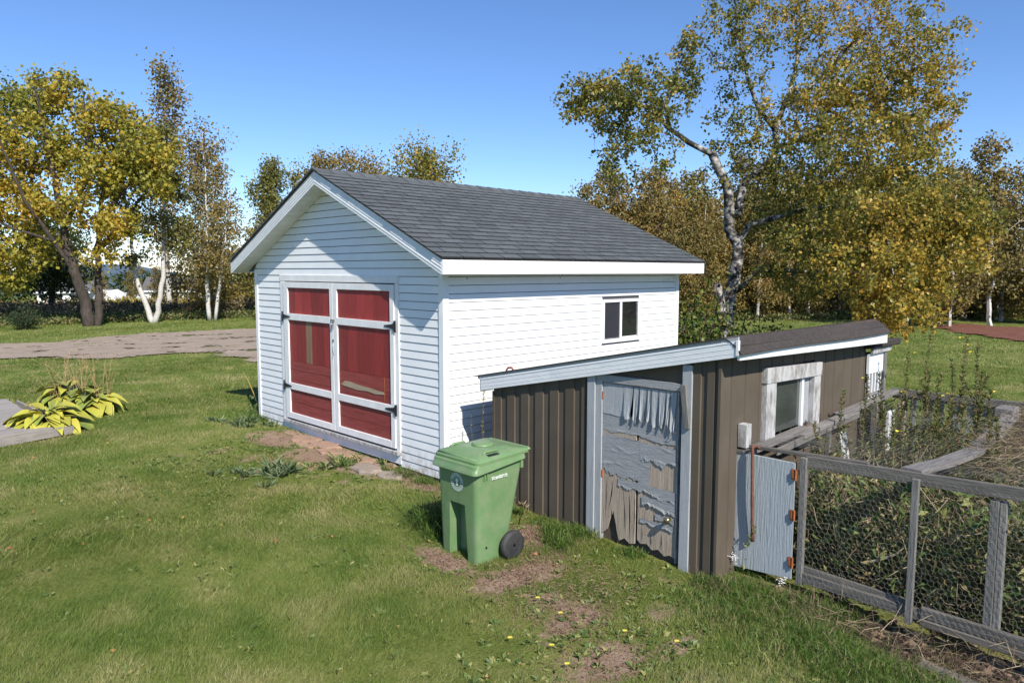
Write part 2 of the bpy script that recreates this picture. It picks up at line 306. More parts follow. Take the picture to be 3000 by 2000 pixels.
def dirt(x, y):
    s = 0
    for cx,cy,ax,ay,k in DIRT: s = np.maximum(s, k*np.exp(-((x-cx)/ax)**2-((y-cy)/ay)**2))
    return np.clip(s + .14*lump(x*2.1,y*2.1,1.3)*(s>.15),0,1.2)
def axis(segs):
    out = []
    for a,b,st in segs: out += list(np.arange(a,b,st))
    return np.array(out+[segs[-1][1]])
# ------------------------------------------------------------------ ground, drive, soil
gx = axis([(-900,-200,140),(-200,-40,20),(-40,-8,2.5),(-8,-4,.5),(-4,3,.085),(3,9,.4),(9,40,1.5),(40,120,8),(120,900,130)])
gy = axis([(-900,-200,140),(-200,-30,20),(-30,-8,2),(-8,-6,.4),(-6,4.6,.085),(4.6,20,.4),(20,60,1.5),(60,160,6),(160,900,90)])
X, Y = np.meshgrid(gx, gy, indexing='ij'); ZZ = zg(X,Y); V = np.stack([X,Y,ZZ],-1).reshape(-1,3)
ni, nj = X.shape; I, J = np.meshgrid(np.arange(ni-1),np.arange(nj-1),indexing='ij'); i0 = (I*nj+J).ravel()
F = np.stack([i0,i0+nj,i0+nj+1,i0+1],1)
me = npmesh('lawn',V,F,dirt(X,Y).ravel(),'dirt','POINT'); me.polygons.foreach_set('use_smooth',[True]*len(me.polygons))
setp(link('lawn', me, M['ground']), kind='structure')
def inpoly(x, y, P):
    x = np.asarray(x); r = np.zeros(x.shape,bool); n = len(P)
    for i in range(n):
        x1,y1 = P[i]; x2,y2 = P[(i+1)%n]
        c = ((y1>y)!=(y2>y)) & (x < (x2-x1)*(y-y1)/((y2-y1) or 1e-9)+x1); r ^= c
    return r
DRIVE = [(-9,22.5),(-5,20.2),(-1.8,18.56),(-.4,17.9),(.1,17.3),(.84,16.1),(1.9,16.4),(2.9,16.3),(3.6,15.3),(3.4,13.3),(3.3,11.6),(4.2,9.6),(7,8.4),(12,10),(16,15),(15,20),(10.9,23),(9,24.1),(7,24.7),(5.2,25.4),(3.6,24.6),(.95,23.3),(-.4,24.1),(-.95,24.6),(-5,26.5),(-9,29)]
SOIL = [(33,3.7),(30,2.0),(28.3,.38),(27.1,-.96),(25,-4),(28,-9),(36,-6),(36.5,-2),(35.1,.46),(35,1.8),(36,3.3)]
def patch(name, P, material, st, lift, hole=0., rag=.5):
    xs = np.arange(min(p[0] for p in P)-1, max(p[0] for p in P)+1, st); ys = np.arange(min(p[1] for p in P)-1, max(p[1] for p in P)+1, st)
    X, Y = np.meshgrid(xs, ys, indexing='ij'); cx, cy = X[:-1,:-1]+st/2, Y[:-1,:-1]+st/2
    ox, oy = rag*lump(cx,cy,2.2), rag*lump(cx+30,cy+9,2.2)
    ins = inpoly(cx+ox*.6+RG.normal(0,.07,cx.shape), cy+oy*.6+RG.normal(0,.07,cx.shape), P)
    if hole: ins &= ~((lump(cx*.9+5,cy*1.1,1.9)>hole)&(RG.random(cx.shape)>.45))
    V = np.stack([X,Y,zg(X,Y)+lift],-1).reshape(-1,3); nj = X.shape[1]; I, J = np.nonzero(ins); i0 = I*nj+J
    F = np.stack([i0,i0+nj,i0+nj+1,i0+1],1); u, inv = np.unique(F,return_inverse=True)
    me = npmesh(name, V[u], inv.reshape(F.shape)); return setp(link(name, me, material), kind='structure')
patch('gravel_driveway', DRIVE, M['gravel'], .13, .035, .50)
patch('garden_soil', SOIL, M['soil'], .2, .05)
# ------------------------------------------------------------------ white garage
GW, GL = 4.846, 4.997; CR = .1016; ZR = 2.633
gar = thing('garage','white vinyl sided garage with red double doors and grey shingle roof','garage',(0,0,.05))
GZ0 = -.05
# framing core just inside the siding (facade, side, rear, left) – four walls with thickness
mb = MB(); t_ = .08
mb.poly([(.022,0.022,GZ0),(.022,GW-.022,GZ0),(.022,GW-.022,2.66),(.022,GW/2,3.80),(.022,.022,2.66)],(1,0,0),t_)
mb.poly([(GL-.1,0.012,GZ0),(GL-.1,GW-.012,GZ0),(GL-.1,GW-.012,2.66),(GL-.1,GW/2,3.80),(GL-.1,.012,2.66)],(1,0,0),t_)
mb.box(t_+.03,GL-.105,.022,t_,GZ0,2.64); mb.box(t_+.02,GL-.105,GW-t_,GW-.012,GZ0,2.64)
mb.build('wall', mat('dark sheathing behind siding',(.10,.10,.11),None,rough=.9), gar)
PR = .0075; GAP = .0085
rj = random.Random(14)
def plank_x0(y0,y1,z0,z1,y0t=None,y1t=None):     # facade course facing -X
    if y1-y0 > 1.6 and y0t is not None and rj.random() < .5:
        c = y0+(y1-y0)*rj.uniform(.2,.8); plank_x0(y0,c,z0,z1,y0t,c); plank_x0(c+.002,y1,z0,z1,c+.002,y1t); return
    y0t = y0 if y0t is None else y0t; y1t = y1 if y1t is None else y1t
    MB().hexa([(-PR,y0,z0),(.010,y0,z0),(.010,y1,z0),(-PR,y1,z0),(.0005,y0t,z1-GAP),(.010,y0t,z1-GAP),(.010,y1t,z1-GAP),(.0005,y1t,z1-GAP)]).build('siding_plank',M['vinyl'],gar)
def plank_y0(x0,x1,z0,z1,yw=0,s=-1,cut=True):
    if cut and x1-x0 > 2.6 and rj.random() < .45:
        c = rj.choice((.36,.37,.68,.69))*(x1-x0)+x0; plank_y0(x0,c,z0,z1,yw,s,False); plank_y0(c+.0015,x1,z0,z1,yw+s*.0015,s,False); return
    z1 -= GAP; a, b = yw+s*PR, yw-s*.010; c = yw+s*.0-s*.0005
    P = [(x0,a,z0),(x0,b,z0),(x1,b,z0),(x1,a,z0),(x0,c,z1),(x0,b,z1),(x1,b,z1),(x1,c,z1)]
    if s < 0: P = [P[1],P[0],P[3],P[2],P[5],P[4],P[7],P[6]]
    MB().hexa(P).build('siding_plank',M['vinyl'],gar)
SLP = .446; EAVE_Y, RIDGE_Z = -.33, 3.975     # top of roof at the ridge
def roofz(y): return RIDGE_Z - abs(y-GW/2)*SLP
DY0, DY1 = .87, 3.985            # casing
for k in range(0,25):            # facade courses below the head of the doors and beside them
    z1 = ZR-CR*k; z0 = z1-CR
    if z0 < .0: z0 = GZ0
    if k == 0: segs = [(.072,GW-.072)]
    else: segs = [(.072,DY0),(DY1,GW-.072)]
    for a,b in segs: plank_x0(a,b,z0,z1)
for k in range(1,14):
    z0 = ZR+CR*(k-1); z1 = z0+CR
    lo = (lambda z: max(.0, GW/2-(3.80-z)/SLP+.03))
    a0, a1 = max(lo(z0),.0)+.0, lo(z1)
    if a1 > GW/2-.05: a1 = GW/2-.05
    plank_x0(a0,GW-a0,z0,min(z1,3.78),a1,GW-a1)
WX0, WX1, WZ0, WZ1 = 2.985, 3.92, 1.535, 2.175
for k in range(0,26):
    z1 = ZR-CR*k; z0 = z1-CR
    if z1 < .05: break
    if z0 < WZ1-.01 and z1 > WZ0+.01: segs = [(.075,WX0+.005),(WX1-.005,GL-.075)]
    else: segs = [(.075,GL-.075)]
    for a,b in segs: plank_y0(a,b,max(z0,.0),z1)
    plank_y0(.075,GL-.075,max(z0,.0),z1,GW,1)
for nm,bx in (('corner_trim',(-.018,.072,-.018,.072)),('corner_trim',(-.018,.072,GW-.072,GW+.018)),('corner_trim',(GL-.072,GL+.018,-.018,.072)),('corner_trim',(GL-.072,GL+.018,GW-.072,GW+.018))):
    MB().box(*bx,.0,2.62).build(nm,M['trimwhite'],gar,bevel=.006)
# roof deck, fascias, soffit
RX0, RX1 = -.271, 5.262; EY0, EY1 = -.301, GW+.301
def sloped(x0,x1,ya,yb,off_t,off_b,name,material,parent=gar,bevel=0):
    za, zb = roofz(ya), roofz(yb)
    P = [(x0,ya,za+off_b),(x1,ya,za+off_b),(x1,yb,zb+off_b),(x0,yb,zb+off_b),(x0,ya,za+off_t),(x1,ya,za+off_t),(x1,yb,zb+off_t),(x0,yb,zb+off_t)]
    return MB().hexa(P).build(name,material,parent,bevel=bevel)
H = GW/2
for ya,yb in ((EY0,H),(H,EY1)):
    sloped(RX0+.002,RX1-.002,ya+(.002 if ya<H else 0),yb-(.002 if yb>H else 0),-.012,-.03,'roof_deck',M['bareboard'])
for xa,xb in ((RX0-.0,RX0+.028),(RX1-.028,RX1)):
    for ya,yb in ((EY0,H),(H,EY1)):
        sloped(xa,xb,ya,yb,-.032,-.205,'rake_fascia',M['fasciawhite'])
    for dz in (.06,.10,.14):   # pressed lines of the metal cover
        pass
# fine pressed ridges on the front rake cover
for ya,yb in ((EY0,H),(H,EY1)):
    for dz in (-.075,-.115,-.155): sloped(RX0-.004,RX0+.001,ya,yb,dz,dz-.012,'fascia_ridge',M['fasciawhite'])
EZB, EZT = 2.559, 2.722
for ya,yb in ((EY0-.024,EY0),(EY1,EY1+.024)):
    MB().box(RX0,RX1,ya,yb,EZB,EZT).build('eave_fascia',M['fasciawhite'],gar)
# soffit under the front rake, in ribbed panels running across the slope
for side in (0,1):
    n = 19
    for k in range(n):
        ya = EY0+(H-EY0)*k/n; yb = EY0+(H-EY0)*(k+1)/n-.006
        if side: ya, yb = GW-yb, GW-ya
        sloped(RX0+.03,-.004,ya,yb,-.185,-.197,'soffit_panel',M['soffit'])
for ya,yb in ((EY0,-.004),(GW+.004,EY1)):
    MB().box(-.0,GL,ya,yb,EZB+.01,EZB+.02).build('soffit_panel',M['soffit'],gar)
# shingles: right slope tab by tab (largest 300), rest joined
def shingle_pts(x0,x1,k,n,side,jit):
    e = (H-EY0+.035)/n; ya = H-e*(n-k)*1.0; y0 = EY0-.035+e*k; y1 = y0+e*1.12
    lift = .006+jit*.004; f = (lambda y: GW-y) if side else (lambda y: y)
    def pt(x,y,dz): return (x, f(y), roofz(y)+dz)
    y1 = min(y1,H-.01)
    P = [pt(x0,y0,-.008),pt(x1,y0,-.008),pt(x1,y1,-.008),pt(x0,y1,-.008),pt(x0,y0,lift+.005),pt(x1,y0,lift+.005),pt(x1,y1,.0),pt(x0,y1,.0)]
    if side: P = [P[1],P[0],P[3],P[2],P[5],P[4],P[7],P[6]]
    return P
M['cut'] = mat('dark cut shingle edge',(.025,.027,.031),None,rough=.95,spec=.1)
def shin(mb_,name,kind=None):
    o = mb_.build(name,M['shingle'],gar,kind=kind); o.data.materials.append(M['cut'])
    idx = np.zeros(len(o.data.polygons),np.int32); k = np.arange(len(idx))%6; idx[(k>=2)] = 1; o.data.polygons.foreach_set('material_index',idx); return o
NC = 21; TW = .325; rs = random.Random(3); restmb = MB(); leftmb = MB(); cnt = 0
XA, XB = RX0-.032, RX1+.03
for k in range(NC):
    off = [0,.5,.25,.75,.1,.6][k%6]*TW+rs.uniform(-.02,.02); x = XA-off; 
    while x < XB:
        a, b = max(x,XA+rs.uniform(-.004,.004)), min(x+TW-.012,XB); j = rs.random()
        if b-a > .02:
            P = shingle_pts(a,b,k,NC,0,j)
            if cnt < 299: shin(MB().hexa(P),'shingle'); cnt += 1
            else: restmb.hexa(P)
            leftmb.hexa(shingle_pts(a,b,k,NC,1,j))
        x += TW
shin(restmb,'shingle_course','stuff'); leftmb.build('shingle_slope',M['shingle'],gar,kind='stuff')
x = XA
while x < XB-.01:
    b = min(x+.25,XB); P = []
    for xx, l in ((x,.022),(b+.02,.012)):
        P.append([(xx,H-.15,roofz(H-.15)+l-.004),(xx,H,RIDGE_Z+l),(xx,H+.15,roofz(H+.15)+l-.004),(xx,H+.15,roofz(H+.15)-.002),(xx,H,RIDGE_Z-.005),(xx,H-.15,roofz(H-.15)-.002)])
    mb = MB(); mb.add(P[0]+P[1], [(0,1,2,3,4,5),(11,10,9,8,7,6)]+[(i,6+i,6+(i+1)%6,(i+1)%6) for i in range(6)]); mb.build('ridge_cap',M['shingle'],gar); x += .25
# door casing
cs = M['doorwhite']
MB().box(-.022,.02,DY0,DY1,2.44,2.535).build('door_casing',cs,gar,bevel=.004)
MB().box(-.020,.02,DY0,DY0+.075,.27,2.438).build('door_casing',cs,gar,bevel=.004)
MB().box(-.020,.02,DY1-.13,DY1,.24,2.438).build('door_casing',cs,gar,bevel=.004)
mb = MB().box(-.055,.02,DY0+.01,DY1-.04,.235,.285); mb.build('door_sill',M['whitewood'],gar,bevel=.006)
MB().box(-.010,.01,DY0,DY1,.12,.23).build('foundation_board',M['trimwhite'],gar)
rr = random.Random(5)
def gdoor(y0,y1,paneY,cuts_v,cuts_h,tan,hingeside):
    d = bpy.data.objects.new('garage_door',None); COL.objects.link(d); d.parent = gar; d.location = (0,y0,.3-.05)
    zt, zb = 2.425, .315; fr = .045
    def w(m_,n_,mt_,bev=.003,**k): return m_.build(n_,mt_,d,bevel=bev,**k)
    pl, ph = paneY
    w(MB().box(-.038,-.012,y0,pl,zb,zt),'stile',cs); w(MB().box(-.038,-.012,ph,y1,zb,zt),'stile',cs)
    for a,b in ((2.34,zt),(1.848,1.945),(.775,.872),(zb,.405)): w(MB().box(-.039,-.012,pl,ph,a,b),'rail',cs)
    for i in range(len(cuts_v)-1):
        a, b = cuts_v[i]+.002, cuts_v[i+1]-.002; dx = rr.uniform(0,.003)
        w(MB().box(-.012-dx,.004,a,b,1.216,1.90),'board',M['bareboard'] if i in tan else M['redv'],0); w(MB().box(-.012-dx,.004,a,b,1.901,2.36),'board',M['redv'],0)
    for i in range(len(cuts_h)-1):
        a, b = cuts_h[i]+.0025, cuts_h[i+1]-.0025; dx = rr.uniform(0,.004)
        w(MB().box(-.013-dx,.004,pl-.02,ph+.02 if hingeside<0 else ph+.02,a,b),'board',M['redh'],0)
    for z in (1.895,.82):
        yb = y0-.0 if hingeside<0 else y1; s = 1 if hingeside<0 else -1
        mb = MB(); mb.box(-.050,-.040,min(yb-s*.05,yb-s*.015),max(yb-s*.05,yb-s*.015),z-.075,z+.075)
        mb.poly([(-.040,yb-s*.015,z-.035),(-.040,yb-s*.015,z+.035),(-.040,yb+s*.20,z+.008),(-.040,yb+s*.20,z-.008)][::(1 if s<0 else -1)],(-1,0,0),.008)
        mb.tube([(-.052,yb-s*.012,z-.05),(-.052,yb-s*.012,z+.05)],.009,8)
        for q in (-.05,0,.05): mb.tube([(-.049,yb-s*.034,z+q),(-.056,yb-s*.034,z+q)],.006,6)
        mb.build('hinge',M['blackiron'],d)
    return d
gdoor(.95,2.402,(1.035,2.305),[1.03,1.22,1.43,1.62,1.83,2.07,2.31],[.39,.56,.72,.90,1.03,1.214],(),-1)
gd2 = gdoor(2.412,3.855,(2.495,3.725),[2.48,2.70,2.90,3.05,3.22,3.32,3.53,3.74],[.39,.58,.74,.93,1.08,1.214],(3,),1)
# centre: astragal, split board and latch
mb = MB(); mb.poly([(-.0205,1.20,.985),(-.0205,1.22,1.02),(-.0205,1.5,1.035),(-.0205,1.8,1.05),(-.0205,2.02,1.07),(-.0205,2.14,1.075),(-.0205,2.22,1.03),(-.0205,2.26,1.015),(-.0205,2.18,.998),(-.0205,2.08,.99),(-.0205,1.85,.975),(-.0205,1.6,.985),(-.0205,1.4,.97)],(-1,0,0),.002)
mb.build('torn_strip',M['tornboard'],gar)
MB().box(-.021,-.017,1.195,1.202,.90,1.214).build('board_edge',M['orangerust'],gar)
mb = MB(); mb.box(-.050,-.040,2.36,2.46,1.885,1.915); mb.tube([(-.06,2.40,1.9),(-.065,2.40,1.86),(-.06,2.385,1.83),(-.055,2.38,1.85)],.006,6); mb.box(-.068,-.048,2.38,2.42,1.80,1.845)
mb.build('latch',M['steel'],gar)
MB().tube([(-.042,2.405,1.53),(-.05,2.41,1.50),(-.045,2.40,1.42),(-.05,2.415,1.36)],.003,4).build('latch_wire',M['blackiron'],gar)
MB().tube([(-.044,2.405,1.0+.60),(-.044,2.405,1.63)],.009,6).build('keyhole',M['blackiron'],gar)
# slider window
w = bpy.data.objects.new('window',None); COL.objects.link(w); w.parent = gar; w.location = (WX0,0,WZ0-.05)
def fr(n_,a,mt_,bev=.004): MB().box(*a).build(n_,mt_,w,bevel=bev)
for a in ((WX0,WX1,-.030,.02,WZ1-.04,WZ1),(WX0,WX1,-.034,.02,WZ0,WZ0+.055),(WX0,WX0+.04,-.030,.02,WZ0+.055,WZ1-.04),(WX1-.06,WX1,-.030,.02,WZ0+.055,WZ1-.04)): fr('window_frame',a,M['trimwhite'])
XM = 3.425
fr('sash',(XM-.02,XM+.025,-.026,.01,WZ0+.055,WZ1-.04),M['trimwhite']); fr('sash',(WX1-.085,WX1-.062,-.018,.01,WZ0+.055,WZ1-.04),M['steel'],.002)
fr('sash',(WX0+.04,XM-.02,-.02,.01,WZ0+.055,WZ0+.072),M['steel'],.002); fr('sash',(XM+.025,WX1-.085,-.02,.01,WZ0+.055,WZ0+.075),M['trimwhite'],.002)
fr('insect_screen',(WX0+.04,XM-.02,-.008,-.004,WZ0+.072,WZ1-.04),M['screen'],0); fr('pane',(XM+.025,WX1-.085,-.006,0,WZ0+.075,WZ1-.04),M['glassdark'],0)
mb = MB()
for (x,z) in ((.36,2.50),(2.05,2.50),(2.02,2.56),(2.1,2.54),(2.04,2.42),(4.55,2.44),(4.62,2.44),(4.70,2.45),(4.85,2.47)): mb.box(x,x+.014,-.009,-.004,z,z+.014)
mb.build('nail_hole',M['rust'],gar)
# ------------------------------------------------------------------ brown coop
CX, CY0, CY1, CXB = .15, -3.53, -.715, 3.45
coop = thing('chicken_coop','low brown metal clad coop with peeling blue grey door beside the garage','shed',(CX,CY0,-.1))
def cz(y): return 2.050-(y+3.60)*.2060        # top of the coop roof
mb = MB(); mb.poly([(CX+.03,CY0+.03,-.25),(CX+.03,-3.20,-.25),(CX+.03,-3.20,cz(-3.2)-.12),(CX+.03,CY0+.03,cz(CY0)-.12)],(1,0,0),.05)
mb.poly([(CX+.03,-2.24,-.25),(CX+.03,CY1-.03,-.25),(CX+.03,CY1-.03,cz(CY1)-.1),(CX+.03,-2.24,cz(-2.24)-.1)],(1,0,0),.05)
mb.box(CXB-.08,CXB-.03,CY0+.03,CY1-.03,-.25,1.4); mb.box(CX+.09,CXB-.09,CY1-.08,CY1-.03,-.25,1.3)
mb.box(CX+.09,.84,CY0+.03,CY0+.08,-.25,1.85); mb.box(2.02,CXB-.09,CY0+.03,CY0+.08,-.25,1.85); mb.box(.84,2.02,CY0+.03,CY0+.08,-.25,1.1)
mb.build('wall_frame',M['bareboard'],coop)
def rib_front(y0,p,zt):      # facing -X: raised flat then recess; slopes with roof
    e = .014; prof = [(0,0),(.004,-e),(p*.55,-e),(p*.55+.006,0),(p,0)]
    y = [y0-a for a,_ in prof]; xx = [CX+b for _,b in prof]; n = len(prof); mb = MB()
    V = [(xx[i],y[i],-.2) for i in range(n)]+[(xx[i],y[i],cz(y[i])-zt) for i in range(n)]+[(xx[i]+.002+ .001,y[i],-.2) for i in range(n)]+[(xx[i]+.003,y[i],cz(y[i])-zt) for i in range(n)]
    mb.add(V,[(i,n+i,n+i+1,i+1) for i in range(n-1)]+[(2*n+i,2*n+i+1,3*n+i+1,3*n+i) for i in range(n-1)])
    mb.build('metal_panel',M['brownmetal'],coop)
y = CY1
for k in range(7):
    p = .2135 if k < 6 else (y-(-2.088)); 
    if p > .02: rib_front(y,p,.10)
    y -= p
for k,(y0,p) in enumerate([(-3.262,.137),(-3.399,.131)]): rib_front(y0,p,.10)
# header strip of panels above the door
for k in range(4): rib_front(-2.30-.215*k,.215,.10) if False else None
mb = MB().poly([(CX+.02,-3.17,1.60),(CX+.02,-2.24,1.56),(CX+.02,-2.24,cz(-2.24)-.11),(CX+.02,-3.17,cz(-3.17)-.11)],(1,0,0),.02); mb.build('metal_panel',M['brownmetal'],coop)
MB().box(CX+.021,CX+.06,-3.25,-2.24,1.50,1.60).build('lintel',M['greywoody'],coop)
def rib_side(x0,x1,za,zb):   # facing -Y, thin standing grooves
    e = .016; g = .018; prof = [(x0,0),(x0+g*.5,e*.2),(x0+g,e),(x0+g*1.6,0),(x1,0)]; n = len(prof)
    V = [(a,CY0-.004+(b if b else 0),za) for a,b in prof]+[(a,CY0-.004+b,zb if not callable(zb) else zb(a)) for a,b in prof]
    V2 = [(v[0],v[1]+.003,v[2]) for v in V]
    MB().add(V+V2,[(i,i+1,n+i+1,n+i) for i in range(n-1)]+[(2*n+i,3*n+i,3*n+i+1,2*n+i+1) for i in range(n-1)]).build('metal_panel',M['brownmetal'],coop)
xs = [.15,.30,.55,.815,1.055,1.285,1.52,1.775,2.02,2.30,2.535,2.82,3.045,3.265,3.45]
ZT = lambda x: 1.895-.022*(x-.15)
for a,b in zip(xs,xs[1:]):
    if b <= .86 or a >= 2.0: rib_side(a,b,-.2,ZT)
    else:
        rib_side(a,b,-.2,1.06); rib_side(a,b,1.69,ZT)
        if a < .9: rib_side(a,.9,1.06,1.69)
MB().box(CX-.026,CX+.03,CY0-.012,CY0+.02,-.2,1.86).build('corner_flashing',M['brownmetal'],coop,bevel=.004)
MB().box(CXB-.02,CXB+.01,CY0-.008,CY0+.03,-.2,1.80).build('corner_flashing',M['brownmetal'],coop)
MB().box(CX-.024,CX+.03,CY1-.02,CY1+.012,-.2,1.25).build('corner_flashing',M['brownmetal'],coop)
for a in ((CX,CXB,CY1-.004,CY1+.004,-.2,1.27),(CXB,CXB+.004,CY0,CY1,-.2,1.28)): MB().box(*a).build('metal_panel',M['brownmetal'],coop)
# roof slab, fascias, side drip course
FX = .085
def cs_(x0,x1,ya,yb,ot,ob,n_,mt_,bev=0):
    P = [(x0,ya,cz(ya)+ob),(x1,ya,cz(ya)+ob),(x1,yb,cz(yb)+ob),(x0,yb,cz(yb)+ob),(x0,ya,cz(ya)+ot),(x1,ya,cz(ya)+ot),(x1,yb,cz(yb)+ot),(x0,yb,cz(yb)+ot)]
    return MB().hexa(P).build(n_,mt_,coop,bevel=bev)
cs_(FX-.012,3.62,-3.585,-.47,0,-.012,'roof_covering',M['shinglebrown']); cs_(FX+.03,3.60,-3.585,-.49,-.014,-.05,'roof_deck',M['bareboard'])
cs_(FX,FX+.026,-3.69,-.55,-.040,-.178,'front_fascia',M['bluegreyfascia'] if 'bluegreyfascia' in M else M['fasciawhite'])
cs_(FX-.004,FX,-3.66,-.56,-.052,-.058,'fascia_ridge',M['fasciawhite'],0); cs_(FX-.002,FX,-3.66,-.56,-.100,-.103,'fascia_ridge',M['fasciawhite'],0); cs_(FX-.002,FX,-3.66,-.56,-.140,-.143,'fascia_ridge',M['fasciawhite'],0)
cs_(FX+.004,FX+.03,-3.70,-.50,-.012,-.040,'drip_edge',M['bluegrey'])
MB().box(FX-.008,FX+.02,-3.712,-3.69,1.905,2.03).build('fascia_end',M['fasciawhite'],coop); MB().box(FX,FX+.20,-.555,-.535,1.235,1.40).build('fascia_end',M['fasciawhite'],coop)
rs = random.Random(9)
for c_ in range(2):
    ya, yb = (-3.745,-3.66) if c_ == 0 else (-3.685,-3.575); za, zb = (1.915,1.992) if c_ == 0 else (1.972,2.052)
    x = FX-.005
    while x < 3.62:
        x2 = min(x+.62,3.64); s0 = .01*math.sin(x*1.7+c_); s1 = .01*math.sin(x2*1.7+c_); dz0 = -.018*(x/3.7); dz1 = -.018*(x2/3.7)
        P = [(x,ya,za+s0+dz0-.006),(x2,ya,za+s1+dz1-.006),(x2,yb,zb+dz1-.008),(x,yb,zb+dz0-.008),(x,ya,za+s0+dz0+.006),(x2,ya,za+s1+dz1+.006),(x2,yb,zb+dz1),(x,yb,zb+dz0)]
        MB().hexa(P).build('shingle',M['shinglebrown'],coop); x = x2+.002
MB().hexa([(FX+.02,-3.715,1.865),(3.62,-3.715,1.77),(3.62,-3.69,1.77),(FX+.02,-3.69,1.865),(FX+.02,-3.715,1.945),(3.62,-3.715,1.90),(3.62,-3.69,1.90),(FX+.02,-3.69,1.945)]).build('side_fascia',M['fasciawhite'],coop)
MB().box(FX+.03,3.70,-3.69,CY0-.008,1.86,1.875).build('soffit_panel',M['bareboard'],coop) if False else None
# posts and header round the coop door
def pst(n_,y0,y1,z1,x0=CX-.035,x1=CX+.06,mt_=None,**k): return MB().box(x0,x1,y0,y1,-.16,z1).build(n_,mt_ or M['bluegrey'],coop,bevel=.004)
pst('door_post',-2.185,-2.09,1.60); pst('door_post',-2.262,-2.187,1.55,CX-.018,CX+.05)
pst('door_post',-3.262,-3.165,1.78,CX-.03,CX+.06)
MB().hexa([(CX-.02,-3.165,1.535),(CX+.03,-3.165,1.535),(CX+.03,-2.19,1.53),(CX-.02,-2.19,1.53),(CX-.02,-3.165,1.60),(CX+.03,-3.165,1.60),(CX+.03,-2.19,1.60),(CX-.02,-2.19,1.60)]).build('door_header',M['bluegreyh'],coop)
MB().beam((CX-.045,-3.185,1.60),(CX-.04,-3.232,1.215),.03,.055,up=(0,1,0)).build('nailed_board',M['greywoodz'],coop,bevel=.003)
# the door with layers of peeling veneer
dr = bpy.data.objects.new('coop_door',None); COL.objects.link(dr); dr.parent = coop; dr.location = (0,-2.27-CY0,.06)
DX = CX+.004
def dpt(s,t,x=0): # s 0 left .. 1 right, t 0 top .. 1 bottom
    yy = -2.268-s*.845; top = 1.525; bot = -.045 + .02*s; return (DX-x, yy, top+(bot-top)*t)
mb = MB(); ed = [(0,0),(1,0)]
bt = [(1,1.0),(.93,.985),(.86,1.0),(.78,.97),(.70,.985),(.63,.955),(.55,.965),(.50,.945)]
P = [dpt(s,t) for s,t in [(.50,0),(1,0)]+bt]
mb.poly(P[::-1],(1,0,0),.02); mb.build('plywood_sheet',M['plywood'],dr)
bt = [(.47,.975),(.40,.985),(.33,.96),(.25,.985),(.22,.93),(.21,.90),(.19,.86),(.17,.80),(.155,.83),(.14,.80),(.12,.86),(.08,.93),(.04,.95),(0,.97)]
P = [dpt(s,t,.004) for s,t in [(0,0),(.47,0)]+bt]
mb = MB(); mb.poly(P[::-1],(1,0,0),.012); mb.build('plywood_sheet',M['plywood'],dr)
MB().box(DX+.03,DX+.045,-3.12,-2.26,-.08,1.53).build('door_core',mat('dark inner ply',(.07,.055,.045),(.11,.085,.065),8,.9),dr)
MB().box(DX-.010,DX+.03,-3.122,-3.114,-.06,1.52).build('door_edge',M['whitewood'],dr)
rv = random.Random(21)
def jag(a,b,n,amp):  # jagged line a->b
    out = []
    for i in range(n+1):
        f = i/n; out.append((a[0]+(b[0]-a[0])*f, a[1]+(b[1]-a[1])*f+(rv.uniform(-amp,amp) if 0<i<n else 0)))
    return out
def veneer(top, bot, x=.010, mt_='bluegrey', curl=0., th=.0025):
    """top and bottom edges as (s,t) lists left to right with equal length; a curled skin between them"""
    n = len(top); rows = 4; mb = MB(); V = []
    for r_ in range(rows+1):
        f = r_/rows
        for i in range(n):
            s = top[i][0]*(1-f)+bot[i][0]*f; t = top[i][1]*(1-f)+bot[i][1]*f
            V.append(dpt(s,t,x+curl*f**2*(.6+.8*abs(math.sin(i*2.3+top[0][0]*9)))+.0015*math.sin(i*1.7+r_)))
    k = len(V); V2 = [(v[0]+th,v[1],v[2]) for v in V]
    Fs = [(r_*n+i,(r_+1)*n+i,(r_+1)*n+i+1,r_*n+i+1) for r_ in range(rows) for i in range(n-1)]
    Fb = [(k+a,k+d,k+c,k+b) for a,b,c,d in Fs]
    mb.add(V+V2, Fs+Fb+[(rows*n+i,k+rows*n+i,k+rows*n+i+1,rows*n+i+1) for i in range(n-1)])
    return mb.build('veneer_strip',M[mt_],dr)
def lin(a,b,n): return [(a[0]+(b[0]-a[0])*i/n, a[1]+(b[1]-a[1])*i/n) for i in range(n+1)]
